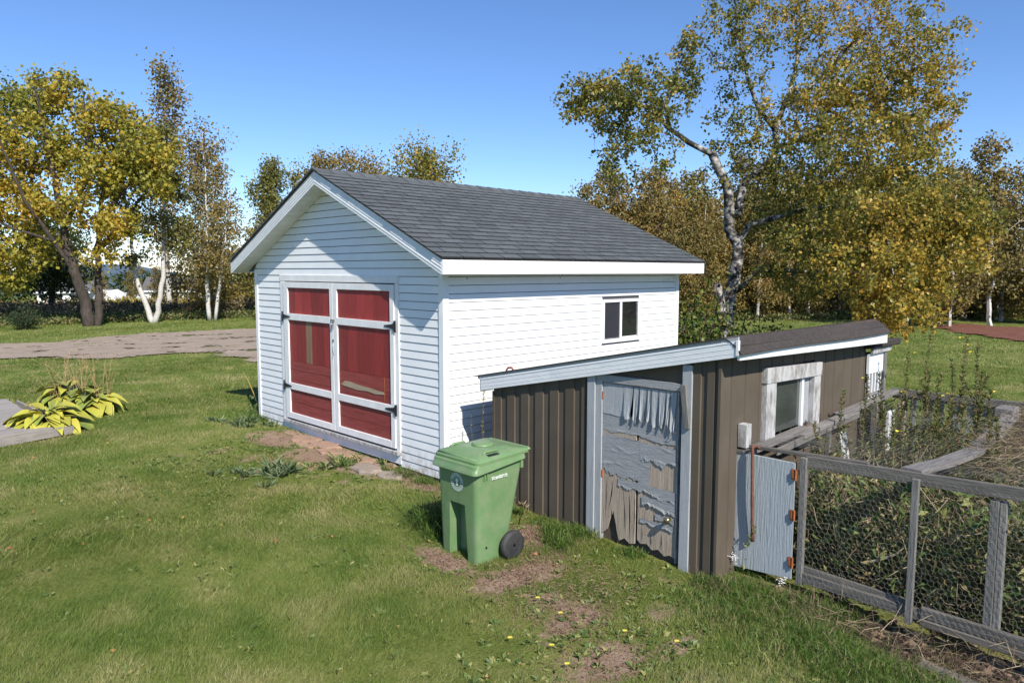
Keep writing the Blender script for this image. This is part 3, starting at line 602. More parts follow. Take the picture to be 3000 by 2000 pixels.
def vgrid(sa,sb,topf,botf,x=.006,amp=.006,mt_='bluegreyh',ns=46,nt_=22,seed=0,edgecurl=.010,jagg=.012,fs=3.,ft=34.,keep=None):
    """one large blistered veneer sheet: horizontal ridges of lifted skin and a torn lower edge"""
    rg = random.Random(seed); ph = [rg.uniform(0,6.28) for _ in range(12)]; jg = [0]
    for _ in range(ns): jg.append(max(-2.6*jagg,min(2.6*jagg,jg[-1]*.82+rg.uniform(-1,1)*jagg*.9))); mb = MB(); V = []
    for r_ in range(nt_+1):
        f = r_/nt_
        for i in range(ns+1):
            s_ = sa+(sb-sa)*i/ns; t0, t1 = topf(s_), botf(s_)+jg[i]; t_ = t0+(t1-t0)*f
            n1 = math.sin(ft*t_*2.1+fs*s_*2+ph[0]+1.3*math.sin(s_*7+ph[1]))*math.sin(s_*6.1+ph[2]+t_*9); n2 = math.sin(ft*t_*4.3+ph[3]+2*math.sin(s_*13+ph[4]))*math.sin(s_*15+ph[5]+t_*21)
            lump_ = max(0,.55*n1+.45*n2-.22)**1.3; ec = .5+.5*math.sin(s_*9+ph[6])*math.sin(s_*23+ph[7]); V.append(dpt(s_,t_,x+amp*3.0*lump_+.45*edgecurl*max(0,f-.75)/.25*(.15+.85*ec)))
    w_ = ns+1; k = len(V); V2 = [(v[0]+.002,v[1],v[2]) for v in V]
    Q = [(r_*w_+i,(r_+1)*w_+i,(r_+1)*w_+i+1,r_*w_+i+1) for r_ in range(nt_) for i in range(ns)]
    mb.add(V+V2, Q+[(k+a,k+d,k+c,k+b) for a,b,c,d in Q]+[(nt_*w_+i,k+nt_*w_+i,k+nt_*w_+i+1,nt_*w_+i+1) for i in range(ns)]); return mb.build('veneer_strip',M[mt_],dr)
vgrid(0,.985,lambda s_:.005,lambda s_:.195,.004,.0,'bluegrey',20,4,1,.0,.0)            # painted skin still flat at the top
vgrid(0,.99,lambda s_:.19,lambda s_:.30+.012*s_,.005,.0016,seed=2,ns=40,nt_=10,edgecurl=.005,jagg=.006)
vgrid(0,.30,lambda s_:.006,lambda s_:.192+.02*s_,.008,.0006,'bluegrey',12,8,3,.006,.005)
for a,b,bl in ((.30,.42,.205),(.43,.50,.222),(.515,.60,.21),(.615,.655,.20),(.67,.755,.222),(.765,.845,.232),(.86,.905,.215),(.915,.985,.235)):
    veneer(lin((a,.006),(b,.006),4),[(a+.012+rv.uniform(-.01,.01),bl-.02),(a+(b-a)*.3,bl+rv.uniform(-.01,.012)),(a+(b-a)*.5,bl+rv.uniform(-.01,.01)),(a+(b-a)*.75,bl+rv.uniform(-.012,.008)),(b-.02,bl-.03)],.010,curl=.020)
vgrid(0,.52,lambda s_:.325+.01*s_,lambda s_:.555+.06*s_,.007,.0024,seed=4,ns=50,nt_=34)
vgrid(.515,.99,lambda s_:.33+.01*s_,lambda s_:.455-.01*s_,.008,.0022,seed=5,ns=44,nt_=20)
vgrid(.50,.66,lambda s_:.44,lambda s_:.615,.006,.0012,seed=6,ns=16,nt_=14)
vgrid(.23,.99,lambda s_:.585+.012*s_,lambda s_:.625+.04*s_,.009,.0018,seed=7,ns=50,nt_=8,edgecurl=.012)
vgrid(.56,.99,lambda s_:.665,lambda s_:.70+.035*s_,.010,.0016,seed=8,ns=30,nt_=8,edgecurl=.022)
vgrid(.54,.97,lambda s_:.805,lambda s_:.825+.035*(s_-.5),.008,.001,seed=9,ns=26,nt_=6,edgecurl=.014,jagg=.008)
vgrid(.74,.98,lambda s_:.752,lambda s_:.785,.008,.001,seed=10,ns=14,nt_=5,edgecurl=.006,jagg=.008)
for (s0_,t0_,s1_,t1_,w_) in ((.30,.63,.34,.96,.004),(.385,.64,.40,.97,.007),(.16,.60,.10,.80,.006),(.46,.66,.455,.95,.004),(.56,.84,.57,.96,.003),(.68,.88,.69,.97,.005),(.82,.86,.82,.98,.004),(.06,.60,.05,.9,.003)):
    a_, b_ = dpt(s0_,t0_,.0055), dpt(s1_,t1_,.0055); mid = dpt((s0_+s1_)/2+.008,(t0_+t1_)/2,.0055)
    mb = MB(); mb.add([a_,(mid[0],mid[1]-w_,mid[2]),b_,(mid[0],mid[1]+w_,mid[2])],[(0,1,2,3)]); mb.build('split',M['blackiron'],dr)
mb = MB(); kx = DX; mb.tube([(kx,-3.055,.345),(kx-.05,-3.055,.345)],.014,8); mb.tube([(kx-.045,-3.055,.345),(kx-.055,-3.055,.345),(kx-.07,-3.055,.345),(kx-.085,-3.055,.345)],[.018,.030,.032,.016],12)
mb.build('door_knob',mat('old brass',(.35,.30,.18),(.2,.17,.1),20,.3,metal=.8),dr,smooth=True)
MB().tube([(DX-.01,-3.11,1.145),(DX-.05,-3.13,1.16),(DX-.045,-3.09,1.15),(DX-.02,-3.06,1.13)],.003,4).build('hook_wire',M['steel'],dr)
for z in (1.36,.58): MB().box(DX-.02,DX+.0,-2.275,-2.255,z,z+.07).build('hinge',M['orangerust'],dr)
# side window of the coop
wn = bpy.data.objects.new('window',None); COL.objects.link(wn); wn.parent = coop; wn.location = (.9-CX,0,1.05+.1)
def wf(n_,a,mt_,bev=.004): return MB().box(*a).build(n_,mt_,wn,bevel=bev)
YF = CY0
wf('window_frame',(.885,1.08,YF-.055,YF+.01,1.02,1.70),M['whitewood']); wf('window_frame',(1.93,2.09,YF-.055,YF+.01,.99,1.66),M['whitewood'])
MB().hexa([(.876,YF-.062,1.57),(2.10,YF-.062,1.53),(2.10,YF+.012,1.53),(.876,YF+.012,1.57),(.876,YF-.062,1.715),(2.10,YF-.062,1.665),(2.10,YF+.012,1.665),(.876,YF+.012,1.715)]).build('window_frame',M['whitewood'],wn,bevel=.004)
wf('window_jamb',(1.70,1.745,YF-.03,YF+.02,1.02,1.54),M['trimwhite']); wf('window_jamb',(1.745,1.93,YF+.0,YF+.03,1.0,1.54),M['bluegrey'])
wf('pane',(1.08,1.70,YF-.004,YF,1.0,1.57),M['oldglass'],0)
wf('window_sill',(1.0,2.05,YF-.10,YF-.0,.985,1.02),M['bareboard'])
for a in ((.9,.93,1.7),(1.1,1.14,1.71),(1.42,1.45,1.70),(1.7,1.73,1.69),(1.98,2.0,1.67)): pass
# red strap on the coop roof edge
mb = MB(); mb.tube([(.30,-.86,cz(-.86)+.004),(.30,-.84,cz(-.84)+.03),(.30,-.78,cz(-.78)+.035),(.30,-.75,cz(-.75)+.006)],.012,6)
setp(mb.build('strap_loop',mat('faded red strap',(.32,.07,.06),None,rough=.6)), 'small faded red loop lying on the low end of the coop roof','strap')
# ------------------------------------------------------------------ lean-to beyond the coop
ln = thing('lean_to','small brown roofed lean to with white barred opening behind the coop','shed',(3.62,-3.4,-.1))
MB().hexa([(3.40,-3.66,1.71),(4.30,-3.66,1.70),(4.30,-2.3,1.55),(3.40,-2.3,1.55),(3.40,-3.66,1.80),(4.30,-3.66,1.785),(4.30,-2.3,1.60),(3.40,-2.3,1.60)]).build('roof',M['shinglebrown'],ln,bevel=.02)
MB().box(3.47,4.08,-3.62,-3.59,1.64,1.705).build('fascia',M['whitewood'],ln); MB().box(3.47,3.93,-3.58,-3.55,1.40,1.635).build('panel',M['trimwhite'],ln)
for x in (3.50,3.60,3.70,3.80,3.88): MB().box(x,x+.028,-3.575,-3.555,.98,1.398).build('bar',M['trimwhite'],ln)
MB().box(3.47,3.92,-3.60,-3.576,1.14,1.17).build('cross_rail',M['greywood'],ln)
MB().box(3.93,4.00,-3.60,-3.53,-.15,1.64).build('corner_post',M['greywoodz'],ln)
for k in range(4): MB().box(3.47+.115*k,3.58+.115*k,-3.40,-3.38,-.1,1.5).build('wall_board',M['greywoodz'],ln)
MB().box(4.02,4.04,-3.55,-2.3,-.1,1.6).build('wall_board',M['greywoodz'],ln)
# ------------------------------------------------------------------ chicken run (timber pen with wire netting)
pen = thing('chicken_run','grey timber chicken run roofed and fronted with hexagonal wire','pen',(.5,-4.1,-.1))
PX = .47
def rails(n_,a,b,w_,h_,mt_='greywoody',bev=.004,par=None,up=(0,0,1)): return MB().beam(a,b,w_,h_,up).build(n_,M[mt_],par or pen,bevel=bev)
rails('top_rail',(PX+.02,-4.14,1.025),(PX+.05,-6.5,1.10),.045,.095); rails('top_rail',(PX+.04,-3.46,1.055),(PX+.05,-4.62,1.09),.05,.03)
rails('bottom_rail',(PX,-4.12,.035),(PX,-5.10,.02),.04,.085); rails('bottom_rail',(PX+.03,-4.12,.10),(PX+.03,-4.95,.075),.035,.05)
rails('bottom_rail',(PX-.01,-5.06,.055),(PX,-6.5,.03),.04,.08); rails('bottom_rail',(PX-.03,-5.06,-.015),(PX-.02,-6.5,-.05),.04,.05)
def post(x0,x1,y0,y1,z0,z1,mt_='greywoodz',n_='post'): return MB().box(x0,x1,y0,y1,z0,z1).build(n_,M[mt_],pen,bevel=.004)
post(PX-.03,PX+.02,-4.155,-4.105,-.03,1.06); post(PX-.045,PX-.005,-5.005,-4.955,-.06,1.06); post(PX+.02,PX+.07,-5.50,-5.445,-.06,.995); post(PX+.03,PX+.09,-5.545,-5.502,-.08,.995)
post(PX-.03,PX+.06,-3.625,-3.54,1.05,1.26,'whitewood'); post(PX-.02,PX+.05,-3.50,-3.455,-.1,1.04); post(PX+.01,PX+.08,-6.5,-6.44,-.1,1.05)
# hex netting
def hexnet(o,u,v,nu,nv,a,wd,sag=None,name='wire_netting',jit=.08):
    o,u,v = np.array(o,float),np.array(u,float),np.array(v,float); seg = []; rg = np.random.default_rng(5)
    h = a*math.sqrt(3)
    J = {}
    def pnt(i,j):
        key = (round(i,3),round(j,3))
        if key not in J: J[key] = (i+rg.normal(0,a*jit), j+rg.normal(0,a*jit))
        return J[key]
    ncol = int(nu/h)+1; nrow = int(nv/(1.5*a))+1
    for r_ in range(nrow):
        for c in range(ncol):
            cx = c*h+(r_%2)*h/2; cy = r_*1.5*a
            A = pnt(cx,cy+a/2); B_ = pnt(cx+h/2,cy+a); C_ = pnt(cx+h,cy+a/2); D_ = pnt(cx,cy-a/2)
            seg += [(A,B_),(B_,C_),(A,D_)]
    V = []; F = []
    nrm = np.cross(u,v); nrm /= np.linalg.norm(nrm); 
    def pos(q):
        p = o+u*q[0]+v*q[1]
        if sag: p = p+np.array([0,0,sag(p)])
        return p
    for (A,B_) in seg:
        if max(A[0],B_[0])>nu or max(A[1],B_[1])>nv or min(A[0],B_[0])<0 or min(A[1],B_[1])<0: continue
        a_, b_ = pos(A), pos(B_); d = b_-a_; l = np.linalg.norm(d); 
        if l<1e-6: continue
        d /= l; s1 = np.cross(d,nrm); s1 *= wd/2/max(np.linalg.norm(s1),1e-9); s2 = nrm*wd/2; k = len(V)
        for c in (a_,b_): V += [c+s1-s2*.6, c-s1-s2*.6, c+s2]
        F += [(k,k+3,k+4,k+1),(k+1,k+4,k+5,k+2),(k+2,k+5,k+3,k)]
    V = np.array(V)-np.array(wloc(pen)); return link(name,npmesh(name,V,F),M['wire'],pen)
hexnet((PX-.035,-4.13,-.05),(0,-1,0),(0,0,1),2.35,1.14,.026,.0016)
def sag(p):
    a = math.exp(-((p[1]+4.95)/.35)**2)*.0; return .02*math.sin(p[0]*3.1)+.02*math.sin(p[1]*4.3+p[0])-.05*math.sin(math.pi*min(1,max(0,(p[0]-.5)/4.05)))
hexnet((.5,-3.5,1.085),(1,0,0),(0,-1,0),4.05,1.5,.03,.0017,sag); hexnet((.5,-5.0,1.10),(1,0,0),(0,-1,0),4.05,1.5,.03,.0017,sag)
# side plank along the coop, in three bowed lengths, and a lower one
for (a,b) in (((.45,-3.62,1.015),(1.70,-3.60,1.035)),((1.45,-3.66,1.00),(2.55,-3.665,1.05)),((2.45,-3.63,1.06),(4.35,-3.60,1.10))): rails('side_plank',a,b,.10,.045,'greywood')
rails('side_plank',(.9,-3.69,.95),(2.9,-3.69,1.02),.02,.07,'greywood')
# bowed centre plank
pts = [(.50,-4.93,1.10),(1.05,-5.01,1.075),(1.66,-5.06,1.06),(2.5,-5.05,1.075),(3.6,-4.98,1.11)]
for a,b in zip(pts,pts[1:]): rails('centre_plank',a,b,.15,.035,'greywood',.003)
rails('block',(3.45,-4.93,1.13),(3.75,-4.93,1.13),.16,.09,'greywood')
# far side of the run: rails and upright slats
rails('top_rail',(4.55,-3.5,1.06),(4.60,-6.6,1.04),.05,.09,'greywoody'); rails('top_rail',(4.62,-3.5,1.02),(4.66,-6.6,1.0),.03,.10,'greywoody')
rails('middle_rail',(4.57,-3.5,.62),(4.57,-6.6,.60),.03,.06,'greywoody')
rs = random.Random(4); y = -3.6
while y > -6.4:
    wd = rs.uniform(.06,.13); MB().box(4.60,4.62,y-wd,y,-.1,rs.uniform(.96,1.0)).build('slat',M['greywoodz'] if rs.random()<.7 else M['bluegrey'],pen); y -= wd+rs.uniform(.03,.09)
MB().box(3.25,3.31,-3.76,-3.70,-.1,1.10).build('post',M['greywoodz'],pen); MB().box(3.22,3.42,-3.90,-3.87,.05,1.03).build('leaning_board',M['trimwhite'],pen)
MB().hexa([(2.52,-3.80,-.05),(2.66,-3.80,-.05),(2.66,-3.78,-.05),(2.52,-3.78,-.05),(2.30,-3.72,.90),(2.46,-3.72,.93),(2.46,-3.70,.93),(2.30,-3.70,.90)]).build('leaning_board',M['trimwhite'],pen)
MB().box(1.98,2.03,-3.74,-3.70,-.1,.98).build('post',M['greywoodz'],pen); MB().box(3.9,4.15,-3.80,-3.77,.3,1.02).build('leaning_board',M['tornboard'],pen); MB().box(3.62,3.66,-3.78,-3.74,-.1,1.04).build('post',M['greywoodz'],pen)
# gate
gate = bpy.data.objects.new('gate',None); COL.objects.link(gate); gate.parent = pen; gate.location = (0,.1,.1)
GX = PX-.02
mb = MB().poly([(GX,-3.475,-.045),(GX,-4.065,-.005),(GX,-4.062,1.0),(GX,-3.470,1.005)][::-1],(1,0,0),.018); mb.build('gate_panel',M['gatepaint'],gate,bevel=.002)
MB().box(GX+.02,GX+.05,-3.47,-3.435,-.04,.96).build('gate_batten',M['bluegrey'],gate); MB().box(GX+.02,GX+.04,-4.06,-3.47,.93,1.0).build('gate_batten',M['greywoody'],gate)
MB().box(GX-.01,GX+.04,-3.60,-3.46,1.002,1.03).build('gate_cap',M['greywoody'],gate,bevel=.003)
for z in (.905,.555,.145):
    mb = MB().box(GX-.006,GX,-4.075,-4.035,z-.045,z+.045); mb.box(GX-.020,GX-.006,-4.062,-4.045,z-.03,z+.03); mb.tube([(GX-.015,-4.075,z-.045),(GX-.015,-4.075,z+.045)],.009,8)
    mb.build('hinge',M['orangerust'],gate)
MB().tube([(GX-.004,-3.462,.49),(GX-.03,-3.48,.50),(GX-.035,-3.51,.485),(GX-.02,-3.50,.47)],.004,5).build('latch',M['blackiron'],gate)
mb = MB().tube([(GX+.05,-3.73,1.05),(GX+.01,-3.71,1.085),(GX-.04,-3.70,1.085),(GX-.042,-3.70,1.05),(GX-.045,-3.705,.9),(GX-.043,-3.715,.6),(GX-.034,-3.72,.33),(GX-.032,-3.722,.245)],[.010,.011,.013,.014,.014,.014,.015,.020],8)
setp(mb.build('hook_bar',M['rust'],smooth=True),'long rusty iron bar hooked over the top of the pale blue gate','iron bar')
# rotten boards lying on the ground in front of the run
for a,b,w_ in (((.16,-5.15,-.20),(.02,-6.4,-.24),.12),((.02,-5.3,-.19),(-.10,-6.4,-.21),.04)):
    o = MB().beam(a,b,w_,.03).build('fallen_board',M['greywoody'],bevel=.003)
    setp(o,'wide rotten board lying in the dark soil below the wire fence' if w_>.1 else 'narrow rotten strip lying nearest the lawn below the wire fence','board')
# ------------------------------------------------------------------ wheeled green cart
BX0, BX1, BY0, BY1, BZ = -1.20, -.58, -1.935, -1.395, Z(-1.1,-1.8)-.02
binr = thing('wheeled_bin','green two wheeled waste cart standing in front of the brown coop','bin',(-.95,-1.67,BZ))
def ring(z, f):   # rounded rectangle with straight front points for the recess
    tp = f; x0 = BX0-.03*tp; x1 = -.84+.22*tp; y0 = BY0+.012-.02*tp; y1 = BY1-.012+.02*tp; r_ = .055; P = []
    def arc(cx,cy,a0):
        for k in range(6): a = math.radians(a0+90*k/5); P.append((cx+r_*math.cos(a), cy+r_*math.sin(a)))
    arc(x1-r_,y1-r_,0); arc(x0+r_,y1-r_,90)
    c = (y0+y1)/2; hw = .085+(.045*(1-f) if z < BZ+.55 else 0); dep = .12 if z < BZ+.545 else 0.
    hwf = hw if dep else .06
    P.append((x0,c+hwf+.002)); P.append((x0+dep,c+hwf-.018*(dep>0))); P.append((x0+dep,c)); P.append((x0+dep,c-hwf+.018*(dep>0))); P.append((x0,c-hwf-.002))
    arc(x0+r_,y0+r_,180); arc(x1-r_,y0+r_,270)
    return [(a,b,z) for a,b in P]
hs = [0,.02,.12,.28,.34,.42,.5,.544,.546,.6,.7,.8,.92]
mb = MB(); n = len(ring(BZ,0))
for h in hs: mb.v += ring(BZ+h,h/.92)
for i in range(len(hs)-1):
    for j in range(n): mb.f.append((i*n+j,i*n+(j+1)%n,(i+1)*n+(j+1)%n,(i+1)*n+j))
mb.f.append(tuple(range(n))[::-1]); mb.f.append(tuple((len(hs)-1)*n+j for j in range(n)))
o = mb.build('body',M['binplastic'],binr,smooth=True,bevel=0)
o.modifiers.new('edge','EDGE_SPLIT').split_angle = R(50)
def rrect(x0,x1,y0,y1,z,r_,k=5):
    P = []
    for cx,cy,a0 in ((x1-r_,y1-r_,0),(x0+r_,y1-r_,90),(x0+r_,y0+r_,180),(x1-r_,y0+r_,270)):
        for q in range(k+1): a = math.radians(a0+90*q/k); P.append((cx+r_*math.cos(a),cy+r_*math.sin(a),z))
    return P
def loft(mb, rings, cap=True):
    n = len(rings[0]); b = len(mb.v)
    for r_ in rings: mb.v += r_
    for i in range(len(rings)-1):
        for j in range(n): mb.f.append((b+i*n+j,b+i*n+(j+1)%n,b+(i+1)*n+(j+1)%n,b+(i+1)*n+j))
    if cap: mb.f.append(tuple(b+j for j in range(n))[::-1]); mb.f.append(tuple(b+(len(rings)-1)*n+j for j in range(n)))
    return mb
LX0, LX1, LY0, LY1 = BX0-.075, -.565, BY0-.040, BY1+.040
LZ = BZ+.955
# skirt: lower lip dips at the front
def dip(P, d): return [(x,y,z-d*(1/(1+math.exp((x-(LX0+.17))/.035)))) for x,y,z in P]
rg_ = [dip(rrect(LX0,LX1-.05,LY0,LY1,LZ-.045,.05),.055), dip(rrect(LX0-.004,LX1-.05,LY0-.004,LY1+.004,LZ-.040,.05),.055), dip(rrect(LX0,LX1-.05,LY0,LY1,LZ-.02,.05),.045), dip(rrect(LX0+.012,LX1-.05,LY0+.006,LY1-.006,LZ-.012,.05),.04),
 dip(rrect(LX0+.014,LX1-.05,LY0+.006,LY1-.006,LZ+.008,.05),.03), dip(rrect(LX0+.03,LX1-.05,LY0+.010,LY1-.010,LZ+.014,.05),.025)]
o = loft(MB(),rg_).build('rim',M['binplastic'],binr,smooth=True); o.modifiers.new('edge','EDGE_SPLIT').split_angle = R(40)
def crown(P, k): return [(x,y,z+k*(x-LX0)/.8) for x,y,z in P]
rg_ = [dip(rrect(LX0+.035,LX1,LY0+.004,LY1-.004,LZ+.010,.05),.025), dip(rrect(LX0+.033,LX1,LY0+.004,LY1-.004,LZ+.030,.05),.02), dip(rrect(LX0+.055,LX1-.01,LY0+.02,LY1-.02,LZ+.046,.06),.012), rrect(LX0+.16,LX1-.12,LY0+.09,LY1-.09,LZ+.058,.05), rrect(LX0+.21,LX1-.17,LY0+.13,LY1-.13,LZ+.078,.05)]
lid = loft(MB(),rg_).build('lid',M['binplastic'],binr,smooth=True); lid.modifiers.new('edge','EDGE_SPLIT').split_angle = R(38)
mb = MB(); cxl, cyl = (LX0+LX1)/2+.02,(LY0+LY1)/2
loft(mb,[[(cxl+r_*math.cos(a*math.pi/12),cyl+r_*math.sin(a*math.pi/12),LZ+z_) for a in range(24)] for r_,z_ in ((.105,.076),(.105,.088),(.09,.098),(.05,.102))]); mb.build('lid_boss',M['binplastic'],lid,smooth=True)
# lid grips
for yy,sg in ((LY0+.035,1),(LY1-.035,-1)):
    MB().box(LX0+.20,LX0+.33,min(yy,yy+sg*.045),max(yy,yy+sg*.045),LZ+.044,LZ+.0535).build('grip_recess',M['blackiron'],lid)
    MB().tube([(LX0+.17,yy+sg*.05,LZ+.046),(LX0+.20,yy+sg*.055,LZ+.074),(LX0+.33,yy+sg*.055,LZ+.074),(LX0+.36,yy+sg*.05,LZ+.046)],.012,8).build('grip',M['binplastic'],lid,smooth=True)
MB().tube([(LX0+.055,LY0+.045,LZ+.028),(LX0+.055,LY1-.045,LZ+.028)],.010,8).build('lid_ridge',M['binplastic'],lid,smooth=True)
MB().tube([(LX1+.005,LY0+.03,LZ+.02),(LX1+.01,LY0+.05,LZ+.03),(LX1+.01,LY1-.05,LZ+.03),(LX1+.005,LY1-.03,LZ+.02)],.018,10).build('handle_bar',M['binplastic'],binr,smooth=True)
for y_ in (LY0+.05,(LY0+LY1)/2,LY1-.08): MB().box(LX1-.04,LX1+.0,y_,y_+.03,LZ-.01,LZ+.035).build('handle_bracket',M['binplastic'],binr,bevel=.006)
for y_ in (LY0+.10,LY1-.23): MB().box(LX1-.035,LX1-.012,y_,y_+.13,LZ+.040,LZ+.0435).build('handle_slot',M['blackiron'],binr)
for dx in (.035,.068): MB().hexa([(LX0+dx+.10,BY0-.020,LZ-.16),(LX0+dx+.108,BY0-.020,LZ-.16),(LX0+dx+.108,BY0,LZ-.16),(LX0+dx+.10,BY0,LZ-.16),(LX0+dx+.093,BY0-.022,LZ-.04),(LX0+dx+.115,BY0-.022,LZ-.04),(LX0+dx+.115,BY0,LZ-.04),(LX0+dx+.093,BY0,LZ-.04)]).build('lift_rib',M['binplastic'],binr)
MB().box(LX1-.12,LX1-.09,BY0-.028,BY0-.0,LZ-.13,LZ-.04).build('hinge_lug',M['binplastic'],binr,bevel=.004)
MB().tube([(-.83,BY0-.06,BZ+.13),(-.83,BY1+.06,BZ+.13)],.012,8).build('axle',M['steel'],binr)
def lathe(mb, c, prof, n=28, cap=True):   # axis along Y
    rings = [[(c[0]+r_*math.cos(2*math.pi*a/n), c[1]+d, c[2]+r_*math.sin(2*math.pi*a/n)) for a in range(n)] for r_,d in prof]
    return loft(mb, rings, cap)
for yc, s in ((BY0-.055,-1),(BY1+.055,1)):
    wh = bpy.data.objects.new('wheel',None); COL.objects.link(wh); wh.parent = binr; wh.location = (-.83+.95, yc+1.67, .135)
    lathe(MB(),(-.83,yc,BZ+.135),[(.09,-.028*s),(.108,-.032*s),(.126,-.030*s),(.135,-.015*s),(.137,0),(.135,.015*s),(.126,.03*s),(.10,.03*s)]).build('tyre',M['rubber'],wh,smooth=True)
    lathe(MB(),(-.83,yc,BZ+.135),[(.095,.024*s),(.092,.030*s),(.082,.026*s),(.076,-.004*s),(.03,-.004*s),(.026,.026*s),(.014,.030*s),(.003,.030*s)],cap=False).build('rim',M['hub'],wh,smooth=True)
# printed mark on the front: ring with a tree like emblem
def ringdecal(mb, cy, cz_, r0, r1, n=40, x=None):
    b = len(mb.v)
    for r_ in (r0,r1):
        for k in range(n): a = 2*math.pi*k/n; mb.v.append((x, cy+r_*math.cos(a), cz_+r_*math.sin(a)))
    for k in range(n): mb.f.append((b+k,b+n+k,b+n+(k+1)%n,b+(k+1)%n))
XF = BX0-.0285; mb = MB(); cy_, cz_ = -1.675, BZ+.745
def xfr(z): return BX0-.03*((z-BZ)/.92)-.004
for r0,r1 in ((.081,.086),(.050,.054)): ringdecal(mb,cy_,cz_,r0,r1,40,xfr(cz_))
for k in range(26):
    if k in (0,13): continue
    a = 2*math.pi*k/26; a2 = a+.13; q = [(xfr(cz_),cy_+r_*math.cos(t),cz_+r_*math.sin(t)) for r_,t in ((.058,a),(.079,a),(.079,a2),(.058,a2))]; mb.add(q,[(0,1,2,3)])
blob = [(.0,.034),(.014,.03),(.021,.018),(.018,.004),(.008,-.004),(.011,-.022),(.016,-.036),(-.016,-.036),(-.011,-.022),(-.008,-.004),(-.018,.004),(-.021,.018),(-.014,.03)]
mb.add([(xfr(cz_),cy_+a,cz_+b) for a,b in blob],[tuple(range(len(blob)))[::-1]])
for i in range(len(mb.v)): v = mb.v[i]; mb.v[i] = (xfr(v[2]),v[1],v[2])
mb.build('round_emblem',M['decal'],binr)
cu = bpy.data.curves.new('serial','FONT'); cu.body = 'S12 # 0007175'; cu.size = .038; cu.extrude = .0008; cu.offset = .0009; cu.space_character = .86
to = bpy.data.objects.new('serial',cu); COL.objects.link(to); dg = bpy.context.evaluated_depsgraph_get(); tm = bpy.data.meshes.new_from_object(to.evaluated_get(dg)); bpy.data.objects.remove(to)
tm.transform(Matrix(((1,0,0,0),(0,0,-1,0),(0,1,0,0),(0,0,0,1)))); tm.transform(Matrix.Translation((-1.053+.95,BY0-.016+1.67+.0,.782)))
tm.materials.clear(); o = link('serial_lettering',tm,M['text'],binr)
MB().tube([(-1.10,BY0-.0,BZ+.16),(-1.10,BY0+.012,BZ+.16)],.010,8).build('drain_hole',M['blackiron'],binr)
# ------------------------------------------------------------------ deck at the left edge
dk = thing('deck','low grey weathered board deck at the left edge behind the hosta','deck',(-3.2,7.2,.1))
ax = Vector((.985,.17,0)); ay = Vector((-.17,.985,0)); o0 = Vector((-2.62,5.62,.30))
def dp(a,b,z): q = o0+ax*a+ay*b; return (q.x,q.y,z)
for k in range(24):
    b0 = k*.145; L0 = -2.6; l1 = -.22+.60*(b0/3.4)+random.uniform(-.01,.01)
    if k > 22: continue
    MB().hexa([dp(L0,b0,.265),dp(l1,b0,.265),dp(l1,b0+.138,.265),dp(L0,b0+.138,.265),dp(L0,b0,.30),dp(l1,b0,.30),dp(l1,b0+.138,.30),dp(L0,b0+.138,.30)]).build('deck_board',M['deckwood'],dk,bevel=.003)
MB().hexa([dp(-2.6,-.03,.10),dp(.03,-.03,.17),dp(.03,0,.17),dp(-2.6,0,.10),dp(-2.6,-.03,.285),dp(.03,-.03,.285),dp(.03,0,.285),dp(-2.6,0,.285)]).build('rim_board',M['deckwood'],dk)
MB().hexa([dp(.03,0,.15),dp(.06,0,.15),dp(.50,3.2,.15),dp(.47,3.2,.15),dp(.03,0,.263),dp(.06,0,.263),dp(.50,3.2,.263),dp(.47,3.2,.263)]).build('rim_board',M['deckwood'],dk)
for a in (-.9,-2.2): MB().hexa([dp(a,-.0,-.1),dp(a+.1,0,-.1),dp(a+.1,.1,-.1),dp(a,.1,-.1),dp(a,0,.262),dp(a+.1,0,.262),dp(a+.1,.1,.262),dp(a,.1,.262)]).build('deck_post',M['deckwood'],dk)
# ------------------------------------------------------------------ hosta clump
def hleaf(L,Wd):
    mb = MB(); n = 7
    for i in range(n):
        f = i/(n-1); w_ = Wd*math.sin(math.pi*min(1,(f*.95+.05))**.75)*.5*(1 if f<.98 else .1); z_ = .10*L*math.sin(f*2.2)-.42*L*f*f
        mb.v += [(f*L, -w_, z_+w_*.28),(f*L,0,z_),(f*L,w_,z_+w_*.28)]
    for i in range(n-1):
        b = i*3; mb.f += [(b,b+3,b+4,b+1),(b+1,b+4,b+5,b+2)]
    return mb.mesh('hosta_leaf')
HL = [hleaf(.42,.28),hleaf(.36,.25),hleaf(.30,.18)]
for i,mme in enumerate(HL): 
    mme.polygons.foreach_set('use_smooth',[True]*len(mme.polygons))
HL2 = [x.copy() for x in HL]
for x in HL: x.materials.append(M['hosta'])
for x in HL2: x.materials.append(M['hostagreen'])
rh = random.Random(12)
